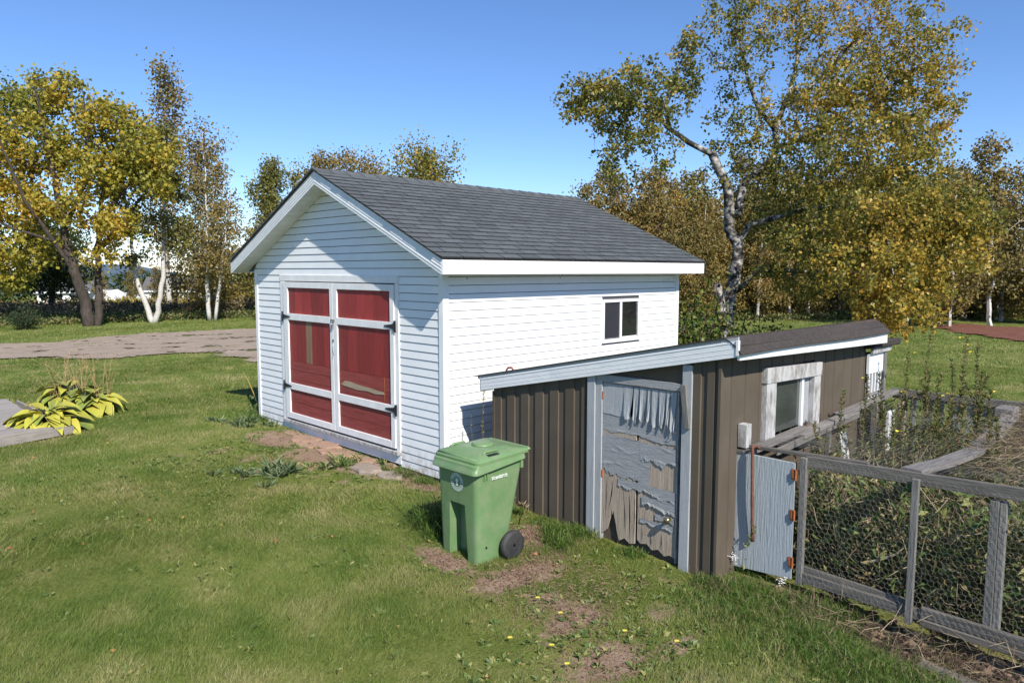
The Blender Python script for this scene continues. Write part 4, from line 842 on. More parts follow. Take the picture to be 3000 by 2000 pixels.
for (cx,cy,rad,n,lab,cols) in ((-2.80,6.12,.62,85,'big yellow hosta clump with broad leaves nearest the deck corner',.8),(-1.85,7.35,.50,60,'greener hosta clump at the right, edged pale with dry stalks',.45),(-1.95,8.55,.55,60,'rear hosta clump going orange and thick with tall dry stalks',.5)):
    ht = thing('hosta',lab,'plant',(cx,cy,Z(cx,cy)),'hostas beside the deck')
    for k in range(n):
        f = (k+.5)/n; a = k*2.399+rh.uniform(-.2,.2); rr_ = rad*(.25+.75*math.sqrt(f))-.16; 
        me = (HL if rh.random()<cols else HL2)[0 if f>.35 else rh.choice((1,2))]
        o = bpy.data.objects.new('leaf',me); COL.objects.link(o); o.parent = ht
        o.location = (math.cos(a)*rr_*.7, math.sin(a)*rr_*.7, .30-.18*f+rh.uniform(-.03,.05)); s_ = rh.uniform(.75,1.1)
        o.rotation_euler = (rh.uniform(-.35,.35), -.35+.75*f+rh.uniform(-.2,.2), a+rh.uniform(-.35,.35)); o.scale = (s_,s_*rh.uniform(.8,1.1),s_)
    mb = MB()
    for k in range(22 if cx>-2.5 else 7):
        a = rh.uniform(0,6.28); r1 = rad*math.sqrt(rh.random())*.9; h = rh.uniform(.45,1.0); x0, y0, z0 = cx+math.cos(a)*r1*.6, cy+math.sin(a)*r1*.6, Z(cx,cy)+.1
        lx, ly = rh.uniform(-.34,.34), rh.uniform(-.34,.34)
        mb.tube([(x0,y0,z0),(x0+lx*.4,y0+ly*.4,z0+h*.5),(x0+lx,y0+ly,z0+h)],[.0045,.0035,.002],3,False)
        for q in range(3):
            t_ = .75+.1*q; mb.tube([(x0+lx*t_,y0+ly*t_,z0+h*t_),(x0+lx*t_+.03*rh.choice((-1,1)),y0+ly*t_,z0+h*t_-.02)],[.005,.003],3,False)
    mb.build('dry_stalk',mat('dry hosta stalk',(.38,.26,.13),(.24,.15,.08),8,.8),ht)
# ------------------------------------------------------------------ grass blades
def vis(x, y, mar=.06):
    d = np.stack([x-camo.location.x, y-camo.location.y],-1); f = d@np.array([.7034,.7108]); r_ = d@np.array([.7108,-.7034])
    return (f > 2.8) & (np.abs(r_) < f*(.709+mar)+.35)
camo_loc = m.translation
def vism(x, y, mar=.06):
    dx, dy = x-camo_loc.x, y-camo_loc.y; f = dx*.7034+dy*.7108; r_ = dx*.7108-dy*.7034
    return (f > 2.8) & (np.abs(r_) < f*(.709+mar)+.35), f
OUT = [((-.02,5.05),(-.02,4.87)),((.13,3.5),(-3.55,-.70))]
def blocked(x,y): 
    b = np.zeros(x.shape,bool)
    for (a,b_),(c,d) in OUT: b |= (x>a)&(x<b_)&(y>c)&(y<d)
    b |= (x>.42)&(x<4.7)&(y<-3.5)
    qx = (x-o0.x)*.985+(y-o0.y)*.17; qy = -(x-o0.x)*.17+(y-o0.y)*.985
    return b | ((qx<.1+.14*qy)&(qy>-.02)&(qy<3.25))
def blades(name, N, rmin, rmax, h, w_, seed, keep=1., lean=.55, mt_='grass', band=None):
    rg = np.random.default_rng(seed); f = np.sqrt(rg.random(N)*(rmax**2-rmin**2)+rmin**2); a = rg.uniform(-.66,.66,N)
    x = camo_loc.x+f*(.7034*np.cos(a)+.7108*np.sin(a)); y = camo_loc.y+f*(.7108*np.cos(a)-.7034*np.sin(a))
    v, _ = vism(x,y); v &= ~blocked(x,y); v &= rg.random(N) > np.clip(dirt(x,y)*1.05,0,.965)
    v &= ~(inpoly(x,y,DRIVE) & (rg.random(N) > .05+.55*np.clip(lump(x*.8,y*.9,1.4)*1.6-.45,0,1))) & ~inpoly(x,y,SOIL)
    x, y, f = x[v], y[v], f[v]; n = len(x); z = zg(x,y)
    cl = lump(x*1.3,y*1.3,1.7); hh = h*(.55+.9*rg.random(n))*(1+.6*np.clip(cl,-1,1.4))*(1-.5*np.clip(dirt(x,y),0,1)); ang = rg.uniform(0,6.283,n); ww = w_*(.6+.8*rg.random(n))
    wd = np.stack([np.cos(ang),np.sin(ang),np.zeros(n)],1)*ww[:,None]/2
    ln_ = rg.normal(0,lean,(n,2))+np.stack([.35*np.sin(x*1.1+y*.7)+.2,.35*np.cos(y*1.3-x*.5)],1)
    b = np.stack([x,y,z-.006],1); t_ = b+np.stack([ln_[:,0]*hh,ln_[:,1]*hh,hh],1)
    V = np.stack([b-wd,b+wd,t_],1).reshape(-1,3); F = np.arange(3*n).reshape(-1,3)
    rnd = np.clip(rg.random(n)*.62+.38*np.clip(.5+.62*lump(x*.8+9,y*.8,1.3),0,1)+.16*np.clip(dirt(x,y),0,1),0,1)
    return link(name, npmesh(name,V,F,rnd), M[mt_])
def stuff(o, label=None): return setp(o, kind='stuff')
stuff(blades('grass',270000,3.4,7.5,.040,.0055,1)); stuff(blades('grass',270000,7.5,13,.042,.009,2)); stuff(blades('grass',190000,13,24,.045,.017,3)); stuff(blades('grass',90000,24,42,.055,.035,4,lean=.4))
# broad leaved lawn weeds around the worn ground and on the nearer lawn
def rosette(cs, n, L, Wd, name, mt_, elev=.45, seed=3):
    rg = np.random.default_rng(seed); C = []; U = []; LL = []
    for (x,y,k) in cs:
        z = Z(x,y)
        for q in range(int(n*(.7+.6*rg.random()))):
            a = rg.uniform(0,6.283); e = rg.uniform(.08,elev*2); C.append((x+.012*math.cos(a),y+.012*math.sin(a),z+.004)); U.append((math.cos(a),math.sin(a),e)); LL.append(k*L*rg.uniform(.6,1.15))
    LL = np.array(LL); return leafobj(name,np.array(C),LL,LL*Wd/L,M[mt_],u=np.array(U),up=.0)
rg = np.random.default_rng(8); cs = []
while len(cs) < 1500:
    x, y = rg.uniform(-4.5,.1), rg.uniform(-5.6,3.8); v,_ = vism(np.array([x]),np.array([y]))
    d_ = float(dirt(np.array([x]),np.array([y]))[0]); near = .16+.75*math.exp(-((x+1.6)/1.2)**2-((y+4.1)/1.1)**2)+.5*(.15<d_<.8)
    if v[0] and not blocked(np.array([x]),np.array([y]))[0] and rg.random() < near and d_ < 1.0: cs.append((x,y,rg.uniform(.6,1.4)))
stuff(rosette(cs,7,.045,.022,'clover_and_dandelion','weed'))
def clump(name, lab, x, y, n, L, Wd, mt_, seed, cat='plant', group=None, spread=.12, elev=.7):
    rg = np.random.default_rng(seed); cc = [(x+rg.normal(0,spread),y+rg.normal(0,spread),rg.uniform(.7,1.2)) for _ in range(n)]
    return stuff(rosette(cc,12,L,Wd,name,mt_,elev,seed))
clump('plantain_weed','wide grey green plantain patch in the lawn left of the field stone',-1.22,1.60,16,.19,.032,'plantain',1,group='plantain patches before the garage doors',spread=.16)
clump('plantain_weed','smaller plantain patch between the big patch and the lawn edge at left',-1.60,1.95,8,.13,.028,'plantain',2,group='plantain patches before the garage doors',spread=.12)
clump('plantain_weed','green plantain patch just above the field stone below the garage doors',-.42,1.52,16,.15,.03,'weed',3,group='plantain patches before the garage doors',spread=.16)
clump('plantain_weed','low pale weeds at the left corner of the garage front',-.35,4.55,26,.13,.035,'plantain',4,group='plantain patches before the garage doors',spread=.30)
# long grass tufts and weeds along walls
def longgrass(name, pts, n, h, w_, seed, mt_='tuft', lean=.6, curve=True):
    rg = np.random.default_rng(seed); P = np.array(pts,float); i = rg.integers(0,len(P),n); x = P[i,0]+rg.normal(0,1,n)*P[i,2]; y = P[i,1]+rg.normal(0,1,n)*P[i,2]
    ok = ~((x>.12)&(x<3.5)&(y>-3.55)&(y<-.7)) & ~((x>-.03)&(x<5.05)&(y>-.03)&(y<4.9)); x,y,i = x[ok],y[ok],i[ok]; n = len(x)
    z = zg(x,y); hh = h*P[i,3]*(.5+rg.random(n)*.8); a = rg.uniform(0,6.283,n); l = rg.normal(0,lean,(n,2)); w1 = w_*(.6+.7*rg.random(n))
    wd = np.stack([np.cos(a),np.sin(a),np.zeros(n)],1)*w1[:,None]/2; b = np.stack([x,y,z-.01],1)
    m1 = b+np.stack([l[:,0]*hh*.35,l[:,1]*hh*.35,hh*.62],1); t_ = b+np.stack([l[:,0]*hh*1.05,l[:,1]*hh*1.05,hh*(.95-.35*np.hypot(l[:,0],l[:,1]))],1)
    V = np.stack([b-wd,b+wd,m1-wd*.8,m1+wd*.8,t_],1).reshape(-1,3); k = np.arange(n)*5
    F = np.concatenate([np.stack([k,k+1,k+3],1),np.stack([k,k+3,k+2],1),np.stack([k+2,k+3,k+4],1)],0)
    rnd = np.clip(rg.random(n),0,1); return link(name,npmesh(name,V,F,np.concatenate([rnd,rnd,rnd])),M[mt_])
EDG = [(.06,-3.5,.05,.7),(.08,-2.7,.06,.6),(.05,-2.1,.07,.9),(-.02,-1.95,.08,.7),(.02,-1.6,.06,.4),(0.0,-1.2,.06,.4),(.0,-.6,.12,.7),(-.95,-.90,.10,1.25),(-.80,-1.05,.09,1.3),(-1.05,-1.15,.08,1.0),(-.1,.2,.08,.6),(-.12,.6,.08,.7),(-.15,1.0,.06,.5),(.2,-3.75,.12,.8),(.25,-4.2,.10,.9),(-.05,-4.6,.15,.9),(0,-5.2,.2,.7),(-.2,-5.6,.22,.8),(.35,-4.5,.08,.9),(-.1,4.75,.12,.8),(0,5.1,.12,1.0)]
stuff(longgrass('long_grass',EDG,9000,.15,.006,5)); sticks0 = None
stuff(longgrass('long_grass',[(-.15,-3.9,.22,.9),(-.25,-4.5,.25,1.),(-.45,-5.0,.25,.9),(-.5,-5.6,.3,.8)],7000,.12,.006,15)); stuff(longgrass('dry_grass',[(.1,-4.4,.15,1.),(-.1,-5.0,.22,.8),(.1,-5.6,.22,1.0),(.05,-3.6,.1,.7),(-.12,.5,.1,.7),(.35,-5.3,.15,1.),(-.9,-2.3,.25,.35),(-.4,-1.8,.2,.35)],1700,.18,.0035,6,'dryveg',.9))
setp(longgrass('grass_tussock',[(-.93,-.95,.09,1.2),(-.86,-1.10,.07,1.3)],700,.26,.008,7),'thick green grass tussock drooping at the left foot of the green cart','grass tuft')
setp(longgrass('grass_tussock',[(-.22,-2.0,.10,.9),(-.10,-1.85,.08,.8),(-.30,-2.12,.07,.8)],800,.15,.007,9),'green grass tussock by the brown metal wall right of the cart wheel','grass tuft')
# clods of loose soil round the cart
rg = np.random.default_rng(31); mb = MB()
for k in range(2200):
    s_ = rg.uniform(.003,.010); 
    cx,cy,ax_,ay_ = [(-1.15,-2.25,.28,.14),(-.6,-2.15,.2,.13),(-.30,-1.75,.16,.16),(-1.38,-1.65,.07,.25),(-1.3,-3.1,.3,.2),(-.2,.1,.1,.3),(-1.5,-3.7,.3,.2)][rg.integers(0,7)]
    x, y = rg.normal(cx,ax_), rg.normal(cy,ay_); z = Z(x,y); r_ = rg.uniform(.6,1.3,8)*s_; 
    P = [(x+dx*r_[i],y+dy*r_[i],z+(dz*.7+.5)*r_[i]) for i,(dx,dy,dz) in enumerate(((-1,-1,-1),(1,-1,-1),(1,1,-1),(-1,1,-1),(-1,-1,1),(1,-1,1),(1,1,1),(-1,1,1)))]; mb.hexa(P)
stuff(mb.build('loose_soil',M['rootsoil']))
rg = np.random.default_rng(32); mb = MB()
for k in range(1500):
    s_ = rg.uniform(.006,.02); x, y = rg.normal(.30,.12), rg.uniform(-6.3,-4.1); z = Z(x,y); r_ = rg.uniform(.6,1.3,8)*s_
    mb.hexa([(x+dx*r_[i],y+dy*r_[i],z+(dz*.7+.5)*r_[i]) for i,(dx,dy,dz) in enumerate(((-1,-1,-1),(1,-1,-1),(1,1,-1),(-1,1,-1),(-1,-1,1),(1,-1,1),(1,1,1),(-1,1,1)))])
stuff(mb.build('loose_soil',mat('soil darkened for shade',(.05,.032,.024),(.09,.06,.045),14,.95)))  # dark soil; the shade along the fence is put into its colour
# fallen leaves scattered on the lawn
rg = np.random.default_rng(77); C = []
while len(C) < 130:
    x, y = rg.uniform(-5,6), rg.uniform(-6,12)
    if vism(np.array([x]),np.array([y]))[0][0] and not blocked(np.array([x]),np.array([y]))[0]: C.append((x,y,Z(x,y)+.03))
U = rg.normal(size=(130,3)); U[:,2] *= .25; stuff(leafobj('fallen_leaves',np.array(C),.04,.028,M['fallen'],u=U,up=1.))
# small yellow dandelion flowers, counted in the photo
rg = np.random.default_rng(5); pts_ = [(-1.30,-2.76),(-1.35,-3.05),(-1.75,-3.32),(-1.9,-3.05),(-1.05,-3.9),(-1.85,-3.55),(-1.2,-3.55)]
labs = ['below the cart','among clods','left of the worn path','at the left edge of the worn ground','right of the worn path','beside the plantain leaves','in the middle of the worn path']
for (x,y),l_ in zip(pts_,labs):
    mb = MB(); z = Z(x,y); mb.tube([(x,y,z),(x,y,z+.05)],.0015,4)
    d = MB(); n=10
    for k in range(n):
        a = 2*math.pi*k/n; d.add([(x,y,z+.052),(x+.016*math.cos(a-.25),y+.016*math.sin(a-.25),z+.058),(x+.020*math.cos(a),y+.020*math.sin(a),z+.056),(x+.016*math.cos(a+.25),y+.016*math.sin(a+.25),z+.058)],[(0,1,2,3)])
    t_ = thing('dandelion','small yellow dandelion flower '+l_,'flower',(x,y,z),'dandelion flowers in the lawn'); mb.build('stem',M['primstem'],t_); d.build('flower_head',M['petal'],t_)
# stones before the garage doors
def stone(x,y,rx_,ry_,h,lab,mt_='stone',seed=0,name='stone',grp=None,am=.14):
    rg = random.Random(seed); n = 18; z = Z(x,y); out = []
    base = [(1+rg.uniform(-am,am)) for _ in range(n)]
    for s_,hh in ((1.05,-.05),(1.0,h*.55),(.9,h*.95),(.55,h*1.06)): out.append([(x+rx_*s_*base[k]*math.cos(2*math.pi*k/n),y+ry_*s_*base[k]*math.sin(2*math.pi*k/n),z+hh+rg.uniform(-.003,.003)) for k in range(n)])
    return setp(loft(MB(),out).build(name,M[mt_],smooth=False),lab,'stone',grp)
stone(-.38,1.12,.16,.27,.05,'broad flat field stone in the weeds below the garage doors',seed=1)
stone(-.30,.72,.13,.20,.03,'half buried flat stone right of the broad field stone',seed=2)
stone(-.62,1.62,.10,.14,.02,'small flat brown stone in the grass left of the broad field stone',seed=3)
for k,(x,y,a,b,l_) in enumerate(((-.13,3.50,.10,.26,'reddish sandstone slab under the left garage door nearest the corner'),(-.19,3.02,.17,.30,'big reddish sandstone slab under the left garage door'),(-.15,2.50,.14,.30,'reddish sandstone slab where the two garage doors meet'),(-.16,1.98,.15,.30,'pale sandstone slab left of the middle of the right garage door'),(-.14,1.50,.13,.26,'grey sandstone slab under the right garage door'),(-.10,1.10,.10,.20,'grey broken slab at the right end of the door sill'),(-.36,2.72,.10,.22,'small sandstone piece in front of the big reddish slab'),(-.33,2.2,.09,.18,'small sandstone piece in front of the slab at the door meeting'))):
    stone(x,y,a,b,.018+.008*(k%3),l_,'concrete',seed=10+k,name='doorstep_slab',grp='sandstone slabs along the garage doors',am=.24)
# shoot at the left garage corner
t_ = thing('arching_shoot','yellow arching shoot leaning out from the left garage corner','plant',(.3,5.05,.15))
MB().tube([(.1,5.02,.2),(.25,5.6,.42),(.35,6.05,.62),(.38,6.3,.74)],[.010,.009,.007,.003],5).build('stem',mat('yellow stem',(.42,.30,.07),(.35,.22,.06),8,.6),t_)
C = np.array([(.15+rg.normal(0,.10),5.15+abs(rg.normal(0,.14)),.12+abs(rg.normal(0,.12))) for _ in range(160)]); leafobj('foliage',C,.07,.035,M['weed'],t_)
# ------------------------------------------------------------------ thin climbing weeds and stalks
def stalk(name, lab, cat, base, top, n, L, Wd, mt_, seed, grp=None, flowers=0, stemr=.005, col='petal', dens=1., stemm='primstem', wig=.02):
    rg = np.random.default_rng(seed); b, t_ = np.array(base,float), np.array(top,float); th = thing(name,lab,cat,tuple(base),grp)
    ts = np.linspace(0,1,7); P = b+(t_-b)*ts[:,None]+np.stack([np.cumsum(rg.normal(0,wig,7)),np.cumsum(rg.normal(0,wig,7)),np.zeros(7)],1); P[0] = b
    MB().tube([tuple(p) for p in P],list(np.linspace(stemr,stemr*.4,7)),5).build('stem',M[stemm],th)
    f = rg.uniform(.12,1,n)**.85; C = np.stack([np.interp(f,ts,P[:,k]) for k in range(3)],1); a = rg.uniform(0,6.283,n)
    U = np.stack([np.cos(a),np.sin(a),rg.uniform(.3,1.4,n)],1); LL = L*(.5+.6*rg.random(n))*(1.15-.55*f)
    leafobj('foliage',C,LL,LL*Wd/L,M[mt_],th,u=U)
    if L > .06 and b[0] > .6:
        sb = MB(); C2 = []; U2 = []
        for q in range(5):
            f0 = rg.uniform(.15,.75); p0 = np.array([np.interp(f0,ts,P[:,k]) for k in range(3)]); a = rg.uniform(0,6.283); l = rg.uniform(.12,.32); e = p0+np.array([math.cos(a)*l*.5,math.sin(a)*l*.5,l])
            sb.tube([tuple(p0),tuple((p0+e)/2+np.array([math.cos(a),math.sin(a),0])*.02),tuple(e)],[.003,.0025,.0015],3,False); ff = rg.random(34)[:,None]; C2.append(p0+(e-p0)*ff); aa = rg.uniform(0,6.283,34); U2.append(np.stack([np.cos(aa),np.sin(aa),rg.uniform(.2,1.2,34)],1))
        sb.build('side_shoot',M[stemm],th); C2 = np.concatenate(C2); LL2 = L*(.4+.5*rg.random(len(C2))); leafobj('side_foliage',C2,LL2,LL2*Wd/L,M[mt_],th,u=np.concatenate(U2))
    for q in range(flowers):
        c = P[-1]+np.array([rg.normal(0,.025),rg.normal(0,.025),-.02-.07*q]); d = MB()
        for k in range(4):
            a = math.pi/2*k+rg.uniform(0,1); r_ = .028; u_ = np.array([math.cos(a),math.sin(a),.55]); v_ = np.array([-math.sin(a),math.cos(a),0])
            d.add([tuple(c),tuple(c+u_*r_*.7+v_*r_*.65),tuple(c+u_*r_*1.15),tuple(c+u_*r_*.7-v_*r_*.65)],[(0,1,2,3)])
        d.build('flower',M[col],th)
    return th
G1 = 'evening primrose stalks growing through the run'
ps = [ # base x,y, top x,y,z, label, flowers
 (1.20,-4.05,1.16,-4.02,1.22,'short green stalk just behind the gate top',0),
 (1.75,-4.00,1.72,-3.96,1.46,'thin stalk before the left edge of the coop window',0),
 (1.95,-4.10,1.98,-4.08,1.56,'stalk with a yellow flower before the right of the coop window',1),
 (2.35,-4.05,2.30,-4.00,1.58,'dark stalk just right of the coop window frame',0),
 (2.75,-4.22,2.70,-4.16,1.36,'leafy stalk above the leaning white board',1),
 (3.05,-4.10,3.75,-3.95,1.66,'leaning brown stalk crossing the coop end with a yellow bloom',1),
 (3.20,-4.35,3.25,-4.30,1.44,'bushy green stalk between the coop and the white post',0),
 (3.35,-4.30,3.60,-4.22,2.05,'tall brown seeded stalk rising beside the barred lean to',1),
 (3.55,-4.50,3.58,-4.46,1.62,'upright green stalk behind the pale leaning board',0),
 (2.95,-4.62,3.05,-4.62,1.93,'tallest green stalk topped by two pale yellow flowers',3),
 (3.15,-4.78,3.17,-4.76,1.87,'tall bare brown stalk right of the two flowered one',0),
 (2.55,-4.62,2.62,-4.60,1.40,'stalk with an open yellow flower low on the wire roof',1),
 (2.30,-4.82,2.36,-4.84,1.54,'dark seed covered stalk near the centre plank',0),
 (2.62,-4.95,2.68,-4.93,1.45,'bright green stalk against the far slats',1),
 (2.05,-4.70,2.08,-4.68,1.25,'low reddish stalk behind the top rail',0),
 (1.75,-4.90,1.80,-4.92,1.20,'stalk leaning over the near end of the centre plank',0),
 (2.90,-5.30,2.95,-5.30,1.40,'thin stalk right of the centre plank far end',0),
 (1.95,-5.12,1.98,-5.12,1.34,'fresh green twin stalk beside the bowed plank',0),
 (1.80,-5.22,1.84,-5.20,1.36,'fresh green stalk standing right of the twin stalk',0),
 (1.45,-4.45,1.44,-4.45,1.20,'short leafy stalk behind the second fence post',1),
 (2.40,-4.40,2.42,-4.38,1.38,'bushy brown stalk at the middle of the wire roof',0),
 (3.40,-4.75,3.45,-4.75,1.50,'brown stalk before the far dark slat gap',0),
 (2.15,-4.25,2.12,-4.22,1.33,'small green sprig by the leaning board foot',0),
 (3.7,-4.15,3.72,-4.12,1.50,'leafy stalk directly before the barred opening',0),
 (3.9,-4.6,3.93,-4.6,1.45,'olive stalk at the far slats left of the dark gaps',0),
 (2.8,-4.5,2.84,-4.48,1.55,'bushy green stalk left of the tallest flowering one',0),
 (2.2,-4.55,2.22,-4.55,1.42,'brown green stalk between the white boards and centre plank',1),
 (1.9,-4.35,1.9,-4.33,1.28,'low bushy stalk over the middle of the near wire',0),
 (2.75,-4.95,2.8,-4.95,1.62,'dark leafy stalk near the top of the bowed plank',0)]
for k,(bx,by,tx,ty,tz,lab,fl) in enumerate(ps):
    stalk('primrose_stalk',lab,'plant',(bx,by,-.1),(tx,ty,tz),300,.070,.021,'primleaf',100+k,G1,fl,.007)
stalk('weed_stalk','spindly leafy weed climbing by the low corner of the coop','plant',(.10,-.62,0),(.06,-.70,1.25),120,.05,.018,'weed',60,None,0,.005,stemm='primstem',wig=.012)
stalk('weed_stalk','thin bare weed standing before the white wall above the cart','plant',(.02,-.18,0),(.0,-.20,1.12),16,.03,.010,'dryveg',61,None,0,.002)
stalk('weed_stalk','thin weed with small leaves between the two taller ones','plant',(.08,-.42,0),(.05,-.45,1.02),45,.04,.015,'weed',62,None,0,.003)
stalk('wilted_vine','curled wilting weeds heaped beside the cart against the brown wall','plant',(-.25,-1.55,.05),(-.05,-1.25,.40),160,.07,.02,'dryveg',63,None,0,.006,wig=.05)
t_ = stalk('white_aster','slender weed with a white flower head before the blue gate','plant',(.38,-3.66,-.12),(.36,-3.70,.42),22,.06,.025,'weed',64,None,0,.002)
mb = MB(); rg = np.random.default_rng(2)
for (cx,cy,cz2,n) in ((.38,-3.58,.06,26),(.36,-4.03,.0,26)):
    for k in range(n):
        c = np.array([cx,cy,cz2])+rg.normal(0,.02,3); s_ = .009; mb.add([tuple(c+np.array(d)*s_) for d in ((-1,0,0),(0,-1,.4),(1,0,0),(0,1,.4))],[(0,1,2,3)])
mb.build('flower_head',M['whitepetal'],t_)
# undergrowth filling the run
rg = np.random.default_rng(41)
def fillbox(n, x0,x1,y0,y1,hf):
    x = rg.uniform(x0,x1,n); y = rg.uniform(y0,y1,n); c = .5+.5*np.clip(lump(x*2.2,y*2.2,1.6),-1,1); z = -.1+rg.random(n)**1.25*hf*(.45+.75*c); return np.stack([x,y,z],1)
C = np.concatenate([fillbox(10000,.66,1.6,-6.4,-3.8,1.0),fillbox(15000,1.4,4.45,-6.4,-3.8,1.02)])
L_ = .03+.055*rg.random(len(C)); stuff(leafobj('pen_undergrowth',C,L_,L_*.42,M['pengreen'],hang=.2))
x = rg.uniform(.6,1.5,650); y = rg.uniform(-6.4,-4.1,650); L_ = .11+.06*rg.random(650); C = np.stack([x,y,.15+.75*rg.random(650)],1); stuff(leafobj('drooping_leaves',C,L_,L_*.30,M['weed'],hang=1.2))
def sticks(name, n, box, l, r_, mt_, seed, flat=.5):
    rg = np.random.default_rng(seed); V = []; F = []; lo, hi = np.array(box[0]),np.array(box[1]); R_ = []
    c = rg.uniform(lo,hi,(n,3)); d = rg.normal(size=(n,3)); d[:,2] *= flat; d = unit(d)*(l*(.4+.8*rg.random(n)))[:,None]; k_ = unit(np.cross(d,rg.normal(size=(n,3))))*r_
    mid = c+d*.5+rg.normal(0,.12*l,(n,3))
    V = np.stack([c-k_,c+k_,mid-k_,mid+k_,c+d],1).reshape(-1,3); i = np.arange(n)*5
    F = np.concatenate([np.stack([i,i+1,i+3],1),np.stack([i,i+3,i+2],1),np.stack([i+2,i+3,i+4],1)],0); rr_ = rg.random(n)
    return link(name,npmesh(name,V,F,np.concatenate([rr_]*3)),M[mt_],kind='stuff')
sticks('dead_stems',2600,((.6,-6.3,-.1),(2.2,-3.8,.85)),.32,.0028,'palestem',1,1.2)
sticks('dry_thatch',3000,((.75,-6.6,1.08),(4.4,-5.25,1.15)),.28,.0022,'dryveg',2,.12); sticks('dry_thatch',900,((1.6,-5.4,1.08),(4.4,-5.0,1.14)),.25,.002,'dryveg',3,.2)
sticks('straw_litter',2600,((-1.6,-3.3,-.07),(-.35,-1.75,-.03)),.06,.0016,'mulchstraw',8,.25); sticks('straw_litter',700,((-.6,.0,.02),(-.05,1.2,.07)),.06,.0016,'mulchstraw',9,.25)
sticks('dead_stems',320,((-.05,-6.3,-.12),(.40,-4.2,.02)),.26,.002,'dryveg',5,.5)
mb = MB(); mb.tube([(.66,-4.55,.22),(.68,-4.68,.28),(.70,-4.80,.36),(.72,-4.87,.46)],[.012,.011,.009,.006],6); setp(mb.build('dead_branch',M['tornboard']),'pale dead branch inside the wire left of the second fence post','branch')
MB().hexa([(1.3,-4.35,.33),(1.75,-4.35,.38),(1.75,-3.95,.48),(1.3,-3.95,.43),(1.3,-4.35,.36),(1.75,-4.35,.41),(1.75,-3.95,.51),(1.3,-3.95,.46)]).build('board_tmp',M['tornboard']).name = 'tilted_board'
setp(bpy.data.objects['tilted_board'],'tan board lying tilted inside the run behind the gate post','board')
# ------------------------------------------------------------------ trees
def resample(P, st):
    P = [np.array(p,float) for p in P]; out = [P[0]]
    for a,b in zip(P,P[1:]):
        n = max(1,int(np.linalg.norm(b-a)/st)); out += [a+(b-a)*(k+1)/n for k in range(n)]
    return np.array(out)
def tree(name, lab, cat, base, limbs, ells, leafL, leafW, lpt, leafm, trunkm='birch', twigm='twig', seed=0, grp=None, twr=.010, sagf=.12, hang=.4, spreadf=.10, bare=0., build=True, sides=8, bias=None):
    """limbs: {name:(points, r0, r1)}; ells: (centre, rh, rd, rv, n targets). Twigs grow from the nearest wood to random targets."""
    rg = np.random.default_rng(seed); nodes = []; wood = MB(); th = thing(name,lab,cat,tuple(base),grp) if build else None
    for k,(P,r0,r1) in limbs.items():
        Q = resample(P,.22 if len(ells)>12 else .35); Q[1:-1] += rg.normal(0,.012*min(2.5,max(1,r0*20)),Q[1:-1].shape)*np.array([1,1,.3]); t_ = np.linspace(0,1,len(Q))
        wood.tube([tuple(p) for p in Q], list(r0+(r1-r0)*t_), sides); nodes.append(Q[len(Q)//4:] if r0>.06 else Q)
    N = np.concatenate(nodes); tw = MB(); LC = []; LR = []
    T = []
    for c,rh_,rd,rv_,n in ells:
        g = rg.normal(size=(n,3)); g = unit(g)*(rg.random((n,1))**.42); T.append(np.array(c)+g*np.array([[(rh_+rd)/2,(rh_+rd)/2,rv_]]) )
    T = np.concatenate(T); rg.shuffle(T)
    # nearest first so twigs chain outwards
    d0 = np.array([np.min(np.sum((N-t_)**2,1)) for t_ in T]); T = T[np.argsort(d0)]
    buf = np.zeros((len(N)+len(T)*4,3)); buf[:len(N)] = N; cnt_ = len(N)
    for t_ in T:
        d = np.sum((buf[:cnt_]-t_)**2,1); i = int(np.argmin(d)); s = buf[i]; L = math.sqrt(d[i])
        if L < .05: continue
        ts = np.array([0,.35,.7,1.])[:,None]; P = s+(t_-s)*ts; P[1:3] += rg.normal(0,.06*L,(2,3)); P[1:3,2] += L*sagf*.8; P[3,2] -= L*sagf
        r_ = twr*(.5+min(1.5,L)); tw.tube([tuple(p) for p in P],[r_,r_*.75,r_*.5,r_*.25],3,False)
        buf[cnt_:cnt_+3] = P[1:]; cnt_ += 3
        if rg.random() < bare: continue
        n = max(3,int(lpt*(.5+rg.random()))); f = rg.uniform(.25,1.08,n); C = s+(P[3]-s)*f[:,None]; C[:,2] += L*sagf*.8*np.sin(np.clip(f,0,1)*math.pi)
        C += rg.normal(0,spreadf*(.6+.5*min(L,1.5)),(n,3)); LC.append(C); LR.append(np.clip(rg.normal(rg.uniform(.2,.8),.22,n),0,1))
    LC = np.concatenate(LC); LR = np.concatenate(LR)
    if bias: LR = np.clip(LR+bias(LC),0,1)
    LL = leafL*(.65+.6*rg.random(len(LC)))
    if not build: return wood, tw, LC, LR, LL
    w_ = wood.build('trunk',M[trunkm],th,smooth=True); tw.build('twigs',M[twigm],th)
    leafobj('crown',LC,LL,LL*leafW/leafL,M[leafm],th,rnd=LR,hang=hang)
    return th
